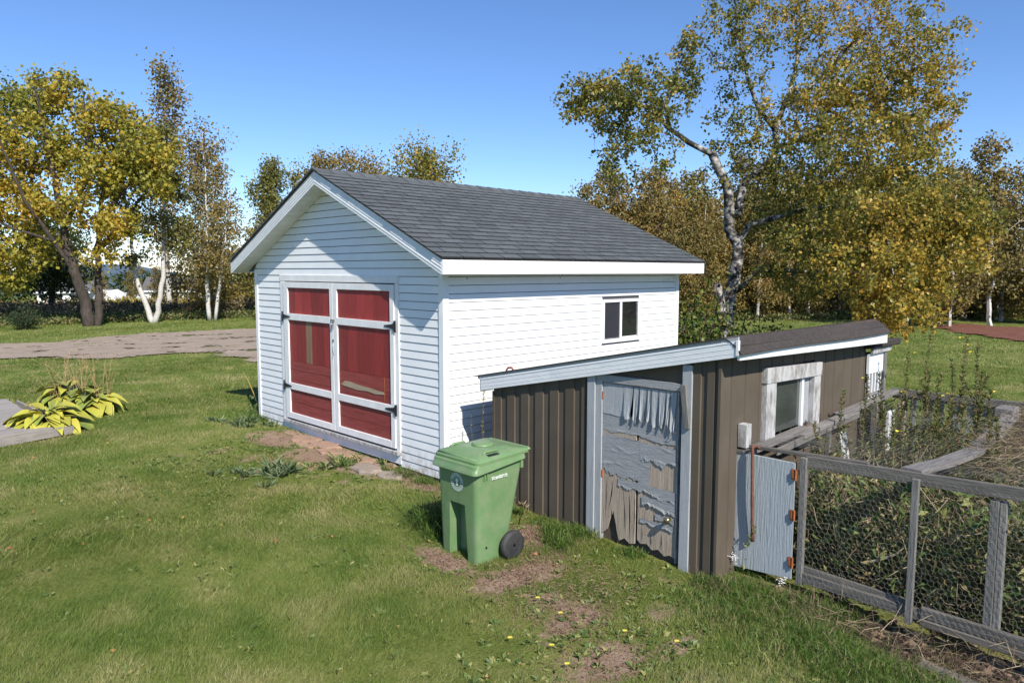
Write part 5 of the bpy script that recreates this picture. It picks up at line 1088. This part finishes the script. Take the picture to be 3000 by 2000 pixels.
LIMBS={
'trunk': ([(7.85,.45,-.15),(7.77, 0.52, 0.13), (7.80, 0.58, .8), (7.85, 0.66, 1.6), (7.94, 0.64, 2.15), (8.04, 0.6, 2.58), (8.11, 0.61, 3.1), (8.04, 0.72, 3.44), (7.97, 0.7, 3.83), (7.85, 0.75, 4.29), (7.69, 0.81, 4.62), (7.51, 0.88, 4.86)],.175,.085),
'left': ([(7.51, 0.88, 4.86), (7.23, 1.03, 4.97), (6.83, 1.17, 5.16), (6.6, 1.27, 5.29), (6.19, 1.43, 5.59), (5.78, 1.58, 5.71), (5.25, 1.82, 5.72), (4.75, 2.07, 6.01)],.06,.012),
'leftup': ([(6.6, 1.27, 5.29), (6.66, 1.42, 5.8), (6.96, 1.36, 6.48), (7.3, 1.26, 7.17)],.03,.01),
'right': ([(8.07, 0.62, 3.71), (8.27, 0.62, 4.32), (8.62, 0.46, 4.64), (8.98, 0.41, 4.84), (9.18, 0.39, 5.12), (9.3, 0.47, 5.5), (9.64, 0.48, 6.04), (10.01, 0.48, 6.6), (10.31, 0.55, 7.26), (10.66, 0.59, 8.02), (11.02, 0.65, 8.95)],.085,.016),
'mid': ([(9.3, 0.47, 5.5), (8.88, 0.66, 5.93), (8.7, 0.75, 6.32), (8.53, 0.86, 6.95), (8.41, 0.92, 7.58), (8.41, 1.03, 8.29)],.05,.015),
'rbig': ([(9.64, 0.48, 6.04), (10.11, 0.09, 6.49), (10.35, -0.36, 7.0), (10.58, -0.79, 7.57)],.045,.015),
'rmid': ([(9.18, 0.39, 5.12), (9.33, -0.15, 5.3), (9.53, -0.86, 5.7), (9.7, -1.54, 6.07), (9.95, -2.16, 6.5)],.05,.015),
'low': ([(8.08, 0.62, 3.11), (8.13, 0.36, 3.52), (8.19, 0.03, 3.59), (8.19, -0.24, 3.64), (8.25, -0.71, 3.78), (8.28, -1.3, 3.77), (8.4, -2.01, 3.66), (8.6, -2.66, 3.45), (8.75, -3.14, 3.07)],.06,.012),
'lowb': ([(8.28, -1.3, 3.77), (8.68, -1.38, 4.07), (9.28, -1.63, 4.48), (9.98, -2.0, 4.77)],.03,.01),
'lowc': ([(8.4, -2.01, 3.66), (7.88, -2.27, 3.14), (7.6, -2.5, 2.57), (7.39, -2.64, 2.01)],.025,.008),
'stub': ([(8.03, 0.56, 2.2), (8.13, 0.23, 2.58), (8.22, -0.27, 2.62), (8.23, -1.0, 2.56), (8.15, -1.65, 2.38)],.055,.012),
'deadL': ([(7.85, 0.75, 4.29), (7.52, 0.92, 4.16), (7.19, 1.11, 4.25), (6.86, 1.28, 4.14)],.02,.005),
'burl': ([(7.80,.62,1.5),(7.68,.72,1.95),(7.62,.76,2.35)],.13,.08)}
ELLS=[((5.82,1.53,5.75),1.07,1,.66,110),((5.22,1.84,5.64),.56,1,.5,50),((5.82,1.43,4.94),.94,.9,.57,50),((5.39,1.64,4.42),.37,.4,.31,12),((7.22,1.26,6.57),.4,.6,.79,40),((4.8,1.97,5.65),.34,.6,.43,20),
((8.43,1.0,7.23),.69,1.2,1.03,80),((10.15,.53,7.92),1.46,1.8,.95,120),((10.56,-.81,7.36),1.12,1.6,.98,120),((10.2,-1.96,6.72),.65,1.2,.85,65),((9.92,-1.23,5.9),1.48,1.8,.81,200),((9.76,-.23,5.83),1.05,1.6,.91,120),
((8.53,.61,5.17),.62,1,.69,40),((8.12,1.0,5.65),.41,.6,.34,12),((9.82,-2.0,5.76),.71,1.1,.9,75),((8.93,-1.26,4.67),1.41,1.7,.84,230),((8.76,-.17,4.17),.88,1.4,.68,90),((9.53,-2.04,4.34),.83,1.2,.83,110),
((8.34,-2.11,3.52),1.2,1.4,.54,170),((8.76,-2.95,3.5),.64,1,.59,90),((8.98,-3.31,3.49),.35,.6,.41,30),((7.69,-2.14,2.68),1.1,1.1,.52,140),((7.56,-2.54,2.0),.62,.8,.45,80),((8.44,-2.87,2.8),.7,.9,.52,75),((8.27,-.95,3.2),.89,1.3,.51,90),
((7.7,1.02,4.18),.41,.6,.54,12),((7.82,-2.76,2.28),.51,.6,.34,35),((8.2,-.55,2.56),.78,1.0,.46,50),((9.2,.2,3.6),.6,1.0,.6,50)]
tree('birch_tree','tall old birch with white mottled trunk and golden crown right of the garage','tree',(7.8,.5,0),LIMBS,[(c,a*1.05,b*1.05,v*1.1,int(n*1.35)) for c,a,b,v,n in ELLS],.070,.055,25,'birchleaf','birchbig','twig',5,None,.008,.10,.7,.10,.12,sides=10,bias=lambda C: np.clip(((C[:,0]-8.3)*.71-(C[:,1]-.3)*.70)*.10-.02,-.20,.17)-.10*np.exp(-((C[:,0]-8.6)/1.2)**2-((C[:,1]+.3)/1.1)**2))
# shrub round its foot
def shrub(name, lab, base, rh_, h, n, L, mt_, seed, cat='shrub', grp=None, asp=.6, twn=26):
    rg = np.random.default_rng(seed); th = thing(name,lab,cat,tuple(base),grp); b = np.array(base); mb = MB(); C = []
    for k in range(twn):
        a = rg.uniform(0,6.283); r_ = rh_*math.sqrt(rg.random()); hh = h*(1-.45*(r_/rh_)**2)*rg.uniform(.65,1.08); tip = b+np.array([math.cos(a)*r_,math.sin(a)*r_,hh]); md = (b+tip)/2+rg.normal(0,.06*h,3)
        mb.tube([tuple(b+rg.normal(0,.05,3)*[1,1,0]),tuple(md),tuple(tip)],[.014*h,.009*h,.004*h],4,False); q = int(n/twn); f = rg.uniform(.25,1.05,q)[:,None]; C.append(b+(tip-b)*f+rg.normal(0,.13*rh_,(q,3)))
    C = np.concatenate(C); C = C[C[:,2]>b[2]-.02]; mb.build('branches',M['twig'],th); LL = L*(.6+.7*rg.random(len(C))); leafobj('foliage',C,LL,LL*asp,M[mt_],th); return th
shrub('leafy_shrub','bright leafy shrub round the foot of the old birch at the garage corner',(7.2,.9,0),1.15,2.35,6500,.075,'shrubleaf',3,asp=.8,twn=70)
shrub('leafy_shrub','low dark shrub showing above the coop roof right of the birch trunk',(7.4,-.25,0),.75,1.75,3000,.075,'darkleaf',4,asp=.8,twn=40)
# generic tree maker
def auto(h, r_, lean=(0,0), n=9, start=.3, spread=.28, seed=0, droop=0., base=(0,0,0), nm=''):
    rg = np.random.default_rng(seed); b = np.array(base,float); tip = b+np.array([lean[0]*h,lean[1]*h,h*.97]); ts = np.linspace(0,1,8); P = b+(tip-b)*ts[:,None]; P[1:-1,:2] += np.cumsum(rg.normal(0,.008*h,(6,2)),0)*.6
    L = {nm+'t':([tuple(p) for p in P],r_,r_*.12)}
    for k in range(n):
        f = start+(.95-start)*(k+rg.random()*.6)/n; s = np.array([np.interp(f,ts,P[:,j]) for j in range(3)]); a = k*2.4+rg.uniform(-.5,.5); l = spread*h*(1.05-.75*f)*rg.uniform(.7,1.15)
        e = s+np.array([math.cos(a)*l,math.sin(a)*l,l*(.9-droop)]); md = (s+e)/2+np.array([0,0,l*.06]); L[nm+'b%d'%k] = ([tuple(s),tuple(md),tuple(e)],r_*(.42-.25*f),r_*.05)
    return L
def crown_ells(base, h, rh_, z0, n, k=7, taper=.6, seed=0, lean=(0,0)):
    rg = np.random.default_rng(seed); E = []
    for i in range(k):
        f = (i+.5)/k; z = z0+(h-z0)*f; r_ = rh_*(1-taper*f**1.4)*(.75+.25*math.sin(min(1,f*3)*math.pi/2)); E.append(((base[0]+lean[0]*z+rg.normal(0,.12*rh_),base[1]+lean[1]*z+rg.normal(0,.12*rh_),base[2]+z),r_,r_,(h-z0)/k*.85,max(3,int(n/k*(1.25-.6*f)))))
    return E
# maple
mb_ = (4.3,31.3,0.)
ML = {'a':([(4.3,31.3,-.1),(4.1,31.2,1.2),(3.7,31.1,2.6),(3.4,31.2,4.4),(3.2,31.2,6.5),(2.9,31.,8.6),(2.6,30.9,10.4)],.27,.035),'b':([(4.6,31.3,-.1),(4.75,31.3,1.5),(4.85,31.5,3.6),(5.2,31.6,6.),(5.4,31.8,8.5),(5.3,31.9,10.)],.19,.03),
 'c':([(3.7,31.1,2.6),(2.9,30.8,3.9),(1.9,30.6,5.6),(1.2,30.4,7.6),(.7,30.4,9.3)],.11,.02),'d':([(4.8,31.4,3.4),(6.,31.2,5.),(7.2,30.9,6.8),(8.0,30.8,7.8)],.14,.02),'e':([(3.4,31.2,4.4),(4.2,30.6,6.4),(4.4,30.4,8.8),(4.2,30.2,10.6)],.12,.02),
 'f':([(2.9,30.8,3.9),(1.4,30.9,4.4),(.2,30.8,5.),(-.8,30.8,5.8)],.06,.015),'g':([(5.2,31.6,6.),(6.4,31.6,7.4),(7.4,31.5,8.6)],.09,.02)}
def mo(r_,z,d=0): return (4.3+.711*r_+.7*d, 31.3-.703*r_+.71*d, z)
ME = [(mo(-1.0,10.6),1.6,1.5,1.1,60),(mo(-3.6,10.0,.5),1.7,1.6,1.4,75),(mo(-5.6,8.8,1),1.5,1.6,1.6,60),(mo(1.3,9.3,.3),1.8,1.7,1.1,80),(mo(2.9,7.9),1.4,1.6,1.2,70),(mo(-1.6,8.2,-.3),2.0,2.2,1.3,95),(mo(-4.2,7.2),1.9,2.,1.4,80),(mo(.7,7.2,-.5),1.8,2.,1.2,80),
 (mo(3.3,6.4),.9,1.2,.8,28),(mo(-5.9,5.8,.5),1.3,1.6,1.5,55),(mo(-2.6,5.6,-.6),1.9,2.,1.2,75),(mo(.2,5.2,-.6),1.5,1.8,1.0,50),(mo(1.7,4.6,-.2),1.1,1.4,.9,34),(mo(-4.4,4.1,0),1.8,1.8,1.2,70),(mo(-1.8,3.6,-.6),1.3,1.5,.9,34),(mo(-5.8,2.8,0),1.5,1.6,1.2,55),(mo(-3.4,2.4,-.2),1.2,1.4,.8,34),(mo(1.2,3.2,-.4),.7,.9,.6,12),(mo(-5.0,6.6,-.4),1.2,1.2,1.0,45),(mo(-4.9,5.0,-.6),1.2,1.2,.9,40)]
for k_,(pts__,a_,b_) in {'h':([mo(-.6,2.6),mo(-2.6,4.2),mo(-4.6,6.2),mo(-5.8,8.4)],.08,.02),'i':([mo(-.9,4.4),mo(-2.2,6.6),mo(-3.4,9.4)],.08,.02),'j':([mo(-1.6,3.4),mo(-3.6,3.4),mo(-5.4,3.2)],.05,.012),'k':([mo(.9,5.),mo(2.2,6.6),mo(3.1,8.)],.09,.02)}.items(): ML[k_] = (pts__,a_,b_)
tree('maple_tree','big spreading maple turning yellow and orange, leftmost by the drive','tree',mb_,ML,[(c,a,b,v,int(n*1.15)) for c,a,b,v,n in ME],.17,.15,32,'mapleleaf','bark_dark','bark_dark',8,None,.020,.06,.3,.26,sides=9)
# V stemmed birch and companions on the left
b0_ = np.array((7.19,31.6,0.)); D_ = np.array([.711,-.703,0])
def off(r_,z,d=0): q = b0_+D_*r_+np.array([.7,.71,0])*d; return (q[0],q[1],z)
VL = {'l':([off(0,-.1),off(-.45,1.3),off(-.75,2.2),off(-.9,4.2),off(-1.1,6.2),off(-1.2,8.2)],.15,.02),'r':([off(.05,-.1),off(.4,1.3),off(.62,2.3),off(.75,4.4),off(.9,6.8),off(1.0,8.8)],.15,.02)}
VE = [(off(-1.3,6.4),1.0,1.,1.5,34),(off(-1.2,8.1),.7,.8,.9,18),(off(.9,7.0),1.1,1.,1.5,38),(off(1.0,8.8),.7,.7,.9,16),(off(.1,5.),1.3,1.2,.9,22),(off(1.5,4.4),.9,.9,.8,14),(off(-.7,3.1),.7,.7,.5,7)]
tree('birch_tree','birch with two white stems forking low in a V beside the maple','tree',tuple(b0_),VL,[(c,a*1.1,b*1.1,v*1.1,int(n*1.5)) for c,a,b,v,n in VE],.15,.12,32,'oliveleaf','birchsm','twig',9,None,.012,.05,.5,.20,sides=7)
def simple(name, lab, base, h, r_, rh_, z0, nt_, lpt, L, mt_, seed, taper=.6, trunkm='birchsm', grp=None, lean=(0,0), stems=None, cat='tree', droop=0., k=7, bare=0., spread=.28, spf=None):
    Ls = auto(h,r_,lean,9,z0/h,spread,seed,droop,base)
    if stems:
        for i,(dx,dy,hh) in enumerate(stems):
            bb = (base[0]+dx*.25,base[1]+dy*.25,base[2]); Ls.update(auto(hh,r_*.8,(dx/hh,dy/hh),5,.35,spread,seed+50+i,droop,bb,'s%d'%i))
    return tree(name,lab,cat,base,Ls,crown_ells(base,h,rh_,z0,nt_,k,taper,seed,lean),L,L*.75,lpt,mt_,trunkm,'twig',seed,grp,.010,.04,.5,spf or .16*rh_,bare,sides=6)
simple('birch_tree','tall thin spired birch with sparse russet leaves behind the V birch',(11.6,42.,0),15.3,.17,2.6,3.6,300,30,.18,'rustleaf',21,.8,lean=(.03,-.03))
simple('birch_tree','russet birch with twin pale stems just left of the garage eave',(9.72,30.9,0),9.8,.12,2.0,2.2,250,32,.14,'rustleaf',22,.6,stems=[(.9,-.6,7.5)])
simple('birch_tree','slender young birch between the twin stemmed one and the green cone tree',(12.9,38.,0),10.0,.10,1.9,1.6,160,30,.15,'oliveleaf',23,.5)
simple('birch_tree','dense green cone shaped tree rising left of the garage roof',(14.0,32.6,0),8.5,.14,2.1,1.2,420,40,.15,'oliveleaf',24,.8)
simple('birch_tree','wispy birch just left of the garage roof peak',(15.8,33.2,0),8.9,.10,1.1,2.5,120,28,.14,'oliveleaf',25,.55)
simple('birch_tree','round topped tree showing right behind the garage roof peak',(17.0,32.3,0),9.3,.12,1.5,4.,220,34,.15,'forestleaf',26,.4)
simple('birch_tree','russet tree behind the garage ridge, second from the peak',(18.9,30.6,0),9.3,.13,2.3,4.,330,34,.15,'rustleaf',27,.3)
simple('birch_tree','yellow green tree behind the ridge, last before open sky',(20.9,27.5,0),9.6,.14,2.8,4.,420,34,.16,'birchleaf',28,.35,lean=(-.02,.01))
simple('birch_tree','small bushy olive tree at the left garage wall edge',(12.4,28.5,0),4.1,.08,1.5,.5,150,34,.13,'oliveleaf',29,.3)
simple('leafy_tree','small olive tree beside the garage, standing behind the bushy one',(11.0,34.5,0),5.2,.09,1.9,.6,170,32,.14,'forestleaf',30,.3)
simple('leafy_tree','dark rounded tree behind and left of the maple trunk',(5.6,44.0,0),5.6,.22,2.6,1.4,240,40,.18,'darkleaf',31,.35,'bark_dark')
simple('leafy_tree','olive and orange tree at the far left edge',(-.8,38.,0),5.0,.12,2.2,.6,170,34,.17,'forestleaf',32,.4,'bark_dark')
shrub('conifer_sapling','small dark evergreen bush at the lawn edge below the maple',(1.75,31.0,0),.75,1.05,2600,.10,'conifer',5,twn=60,asp=.35)
# ------------------------------------------------------------------ rough growth behind the left trees
rg = np.random.default_rng(52)
def hedge(n, P0, P1, dep, h, L, mt_, name, seed, lowk=.5):
    rg = np.random.default_rng(seed); f = rg.random(n); P0, P1 = np.array(P0),np.array(P1); d = (P1-P0)/np.linalg.norm(P1-P0); q = np.array([-d[1],d[0]]); dd = rg.random(n)*dep
    xy = P0+(P1-P0)*f[:,None]+q*dd[:,None]; c = .5+.5*np.clip(lump(xy[:,0]*1.2,xy[:,1]*1.2,1.),-1,1); z = zg(xy[:,0],xy[:,1])+rg.random(n)**.9*h*(lowk+(1-lowk)*c)
    LL = L*(.5+rg.random(n)); return stuff(leafobj(name,np.column_stack([xy,z]),LL,LL*.5,M[mt_],up=-.2))
hedge(20000,(-9,34.3),(17,31.4),3.5,.5,.12,'pengreen','undergrowth',1); hedge(17000,(-9,38),(18,36),9,.75,.13,'oliveleaf','undergrowth',2); hedge(5000,(11,44),(22,38),5,2.6,.18,'forestleaf','undergrowth',22); hedge(6000,(6,42),(16,40),6,1.0,.14,'goldenrod','goldenrod',3); hedge(7000,(-12,52),(24,48),10,1.0,.16,'forestleaf','undergrowth',4)
hedge(15000,(-9,37.2),(17,34.5),9,.9,.22,'dryveg','dry_undergrowth',6)
# young trees further out along the road, behind the drive
fs = [(1,58,3.8,'dark'),(-6,60,4.5,'f'),(13,62,3.0,'o'),(17,66,4.6,'f'),(22,62,4.2,'o'),(27,66,5.5,'d'),(31,58,5.0,'f'),(24,50,3.6,'o'),(28,46,4.6,'f'),(22,43,3.6,'f'),(35,70,6,'d'),(15,54,3.2,'o')]
TPL = {}
def template(key, h, r_, rh_, z0, nt_, lpt, L, mt_, seed, **kw):
    Ls = auto(h,r_,(0,0),7,z0/h,.25,seed); wood,tw,LC,LR,LL = tree('x','','',(0,0,0),Ls,crown_ells((0,0,0),h,rh_,z0,nt_,6,kw.get('taper',.5),seed),L,L*.7,lpt,mt_,seed=seed,build=False,twr=.012,sagf=.03,spreadf=.2*rh_/1.5,sides=5)
    V,F = leaves_np(LC,LL,LL*.7,0,.4); cm = npmesh('crown_'+key,V,F,np.repeat(LR,2)); cm.materials.append(M[mt_]); n = len(wood.v); wm = wood.mesh('trunk_'+key); wm.materials.append(M[kw.get('tm','birchsm')])
    tm_ = tw.mesh('twigs_'+key); tm_.materials.append(M['twig']); TPL[key] = (wm,tm_,cm,h)
template('fa',7.,.10,1.7,1.0,190,32,.15,'forestleaf',61); template('fb',6.2,.09,1.8,.7,190,32,.15,'rustleaf',62); template('fc',7.6,.10,1.6,1.5,190,28,.15,'rustleaf',63,taper=.65); template('fd',5.6,.07,1.6,.4,180,32,.15,'forestleaf',64,taper=.35); template('fe',6.6,.09,1.7,.6,190,32,.15,'forestleaf',65,taper=.4)
template('dk',4.,.10,2.0,.5,110,34,.2,'darkleaf',66,taper=.3,tm='bark_dark')
def put(key, x, y, s, lab, grp, name='birch_tree', sz=1.):
    wm,tm_,cm,h = TPL[key]; t_ = thing(name,lab,'tree',(x,y,Z(x,y)-.05),grp); t_.rotation_euler = (0,0,random.uniform(0,6.28)); t_.scale = (s,s,s*sz)
    for n_,me in (('trunk',wm),('twigs',tm_),('crown',cm)): o = bpy.data.objects.new(n_,me); COL.objects.link(o); o.parent = t_
    return t_
for x,y,h,k in fs: put({'dark':'dk','f':'fa','o':'fb','d':'dk'}[k],x,y,h/TPL[{'dark':'dk','f':'fa','o':'fb','d':'dk'}[k]][3],'bushy tree standing far off among the houses beyond the drive','distant trees by the road','leafy_tree')
# wood behind the right hand lawn
wr = random.Random(17); lab_ = 'thin birch in the brown and gold wood behind the lawn'
line = [(24.2,17.5),(25.5,15.8),(27,14.6),(28.5,13.6),(30,12.9),(31.5,12.3),(33,11.9),(34.5,11.3),(36,10.6),(37.5,9.8),(39,8.6),(39.8,7.3),(40.4,6.0),(41,4.6),(41.6,3.2)]
kk = ['fa','fb','fc','fd','fe']
for row,(dd,s_) in enumerate(((0,.84),(1.6,.98),(3.4,1.08),(5.6,1.2),(8,1.28))):
    for i,(x,y) in enumerate(line):
        for j in range(2 if row<2 else 1):
            xx = x+dd*.8+wr.uniform(-.6,.6)+j*.7; yy = y+dd*.5+wr.uniform(-.5,.5)-j*.7; put(wr.choice(kk),xx,yy,s_*wr.uniform(.82,1.08),lab_,'birches of the wood behind the lawn')
hedge(26000,(24.5,16.6),(41.5,4.5),7,1.2,.16,'forestleaf','wood_undergrowth',11); hedge(26000,(27,19),(45,6),6,4.2,.20,'rustleaf','wood_undergrowth',14); hedge(7000,(24.3,16.2),(41,4.2),1.2,.5,.13,'pengreen','wood_undergrowth',12); hedge(9000,(41,3.5),(46,-5),5,.9,.16,'oliveleaf','wood_undergrowth',13)
for k,(x,y,s_,key,lab) in enumerate(((35.6,1.9,1.16,'fc','birch with two white stems standing alone past the red soil'),(33.4,3.1,1.0,'fa','birch clump at the left end of the red soil patch'),(34.6,3.9,1.02,'fe','leaning white stemmed birch just left of the lone pair'),(38.6,.2,1.1,'fb','brown leaved birch right of the lone pair at the frame edge'),(40.2,2.4,1.2,'fe','tall gold birch rising behind the lone pair'),(39.5,-1.2,1.15,'fa','birch at the far right edge behind the red soil'),(32.0,4.6,1.05,'fb','russet birch behind the drooping end of the old birch crown'))): put(key,x,y,s_,lab,'birches round the red soil')
# conifers and a ridge far away
hm = []
xs_ = np.linspace(-160,420,60); 
mb = MB(); ptsA = []
for i,x in enumerate(xs_): y = 420-abs(x-60)*.35; ptsA.append((x,y,-9+9+4.5*math.sin(x*.021)+2.5*math.sin(x*.06+1)+0.))
for i in range(len(ptsA)-1):
    a,b = ptsA[i],ptsA[i+1]; mb.add([(a[0],a[1]-60,-12),(b[0],b[1]-60,-12),(b[0],b[1],b[2]),(a[0],a[1],a[2]),(a[0],a[1]+90,-12),(b[0],b[1]+90,-12)],[(0,1,2,3),(3,2,5,4)])
setp(mb.build('hills',mat('far hills tinted blue for haze',(.075,.11,.15),(.055,.085,.12),.05,.95,world=True)),kind='structure')  # blue of the distant haze is mixed into the hill colour
# ------------------------------------------------------------------ far houses, road, truck
def house(name, lab, cx, cy, w_, d_, h, rot, zb, wins, roofh=1.5, chim=False, wallm='housewhite'):
    t_ = thing(name,lab,'house',(cx,cy,zb)); mb = MB().box(cx-w_/2,cx+w_/2,cy-d_/2,cy+d_/2,zb-.3,zb+h); mb.poly([(cx-w_/2+.05,cy-d_/2,zb+h),(cx-w_/2+.05,cy+d_/2,zb+h),(cx-w_/2+.05,cy,zb+h+roofh-.1)][::-1],(1,0,0),w_-.1); mb.build('wall',M[wallm],t_)
    r_ = MB(); e = .4
    for s in (-1,1): r_.hexa([(cx-w_/2-e,cy+s*(d_/2+e),zb+h-.12),(cx+w_/2+e,cy+s*(d_/2+e),zb+h-.12),(cx+w_/2+e,cy,zb+h+roofh),(cx-w_/2-e,cy,zb+h+roofh),(cx-w_/2-e,cy+s*(d_/2+e),zb+h+.03),(cx+w_/2+e,cy+s*(d_/2+e),zb+h+.03),(cx+w_/2+e,cy,zb+h+roofh+.15),(cx-w_/2-e,cy,zb+h+roofh+.15)])
    ro = r_.build('roof',M['houseroof'],t_)
    MB().box(cx-w_/2-e,cx+w_/2+e,cy-d_/2-e-.05,cy-d_/2-e,zb+h-.22,zb+h+.05).build('fascia',M['trimwhite'],t_)
    if chim: MB().box(cx+w_*.2,cx+w_*.2+.7,cy,cy+.7,zb+h+roofh*.6,zb+h+roofh+.9).build('chimney',M['rust'],t_)
    for (a,ww,z0,hh) in wins:
        f = MB().box(cx+a-.08,cx+a+ww+.08,cy-d_/2-.05,cy-d_/2-.0,zb+z0-.08,zb+z0+hh+.08).build('window',M['trimwhite'],t_); MB().box(cx+a,cx+a+ww,cy-d_/2-.07,cy-d_/2-.052,zb+z0,zb+z0+hh).build('pane',M['glassdark'],f)
    t_.rotation_euler = (0,0,rot); return t_
house('bungalow','white bungalow with grey roof seen between the dark tree and the maple trunk',29.5,142,8,7,2.5,-.5,-3.7,[(-1.6,1.5,1.0,1.1),(1.2,1.2,1.0,1.0),(-3.4,1.,1.0,1.0)],1.7,True)
house('bungalow','long white house with dark roof seen past the V stemmed birch',47.5,137,12,7,2.4,-.62,-3.6,[(-4.5,1.6,.9,1.1),(-1,1.2,.9,1.1),(2.0,1.8,.6,1.5)],2.4)
# white pickup
tk = thing('pickup_truck','white pickup parked far off before the houses','truck',(33.,118,-2.6)); x0,y0,z0 = 33.,118,-2.6
mb = MB(); mb.box(x0-2.7,x0+2.7,y0-.9,y0+.9,z0+.45,z0+1.0); mb.build('body',M['truckwhite'],tk,bevel=.08)
mb = MB().hexa([(x0-1.6,y0-.85,z0+1.0),(x0+.5,y0-.85,z0+1.0),(x0+.5,y0+.85,z0+1.0),(x0-1.6,y0+.85,z0+1.0),(x0-1.1,y0-.75,z0+1.7),(x0+.2,y0-.75,z0+1.7),(x0+.2,y0+.75,z0+1.7),(x0-1.1,y0+.75,z0+1.7)]); mb.build('cab',M['truckwhite'],tk,bevel=.06)
MB().box(x0-1.0,x0+.1,y0-.84,y0-.80,z0+1.1,z0+1.5).build('side_window',M['glassdark'],tk)
for a in (-1.8,1.7):
    MB().tube([(x0+a,y0-.95,z0+.38),(x0+a,y0-.7,z0+.38)],.38,16).build('wheel',M['rubber'],tk)
tk.rotation_euler = (0,0,-.6)
# white sheeted heap nearer
rg = random.Random(3); cx,cy,zb = 16.3,70.5,-1.05; P = []
for s_,hh in ((1.,-.3),(.95,.6),(.75,1.25),(.35,1.75)): P.append([(cx+(1.9*s_*(1+.12*rg.uniform(-1,1)))*math.cos(2*math.pi*k/12),cy+1.2*s_*math.sin(2*math.pi*k/12),zb+hh+rg.uniform(-.08,.08)) for k in range(12)])
setp(loft(MB(),P).build('covered_heap',M['truckwhite']),'white sheeted heap beside the maple trunk, far behind the drive','heap')
p_ = thing('utility_pole','pale utility pole at the far left edge','pole',(4.6,66,-1)); MB().tube([(4.6,66,-1.2),(4.6,66,3.2)],[.14,.11],8).build('shaft',M['birchsm'],p_)
# road far off
mb = MB(); pr = [(-60,108),(-10,106),(20,103),(45,98),(80,92)]
for a,b in zip(pr,pr[1:]): mb.add([(a[0],a[1]-3,Z(a[0],a[1]-3)+.12),(b[0],b[1]-3,Z(b[0],b[1]-3)+.12),(b[0],b[1]+3,Z(b[0],b[1]+3)+.12),(a[0],a[1]+3,Z(a[0],a[1]+3)+.12)],[(0,1,2,3)])
setp(mb.build('road',M['asphalt']),kind='structure')
for (x0_,y0_,x1_,y1_,h_,n_) in ((-40,160,120,130,7,9000),(60,100,120,60,8,5000)):
    hedge(n_,(x0_,y0_),(x1_,y1_),14,h_,1.1,'darkleaf','far_woods',int(x0_)+90)
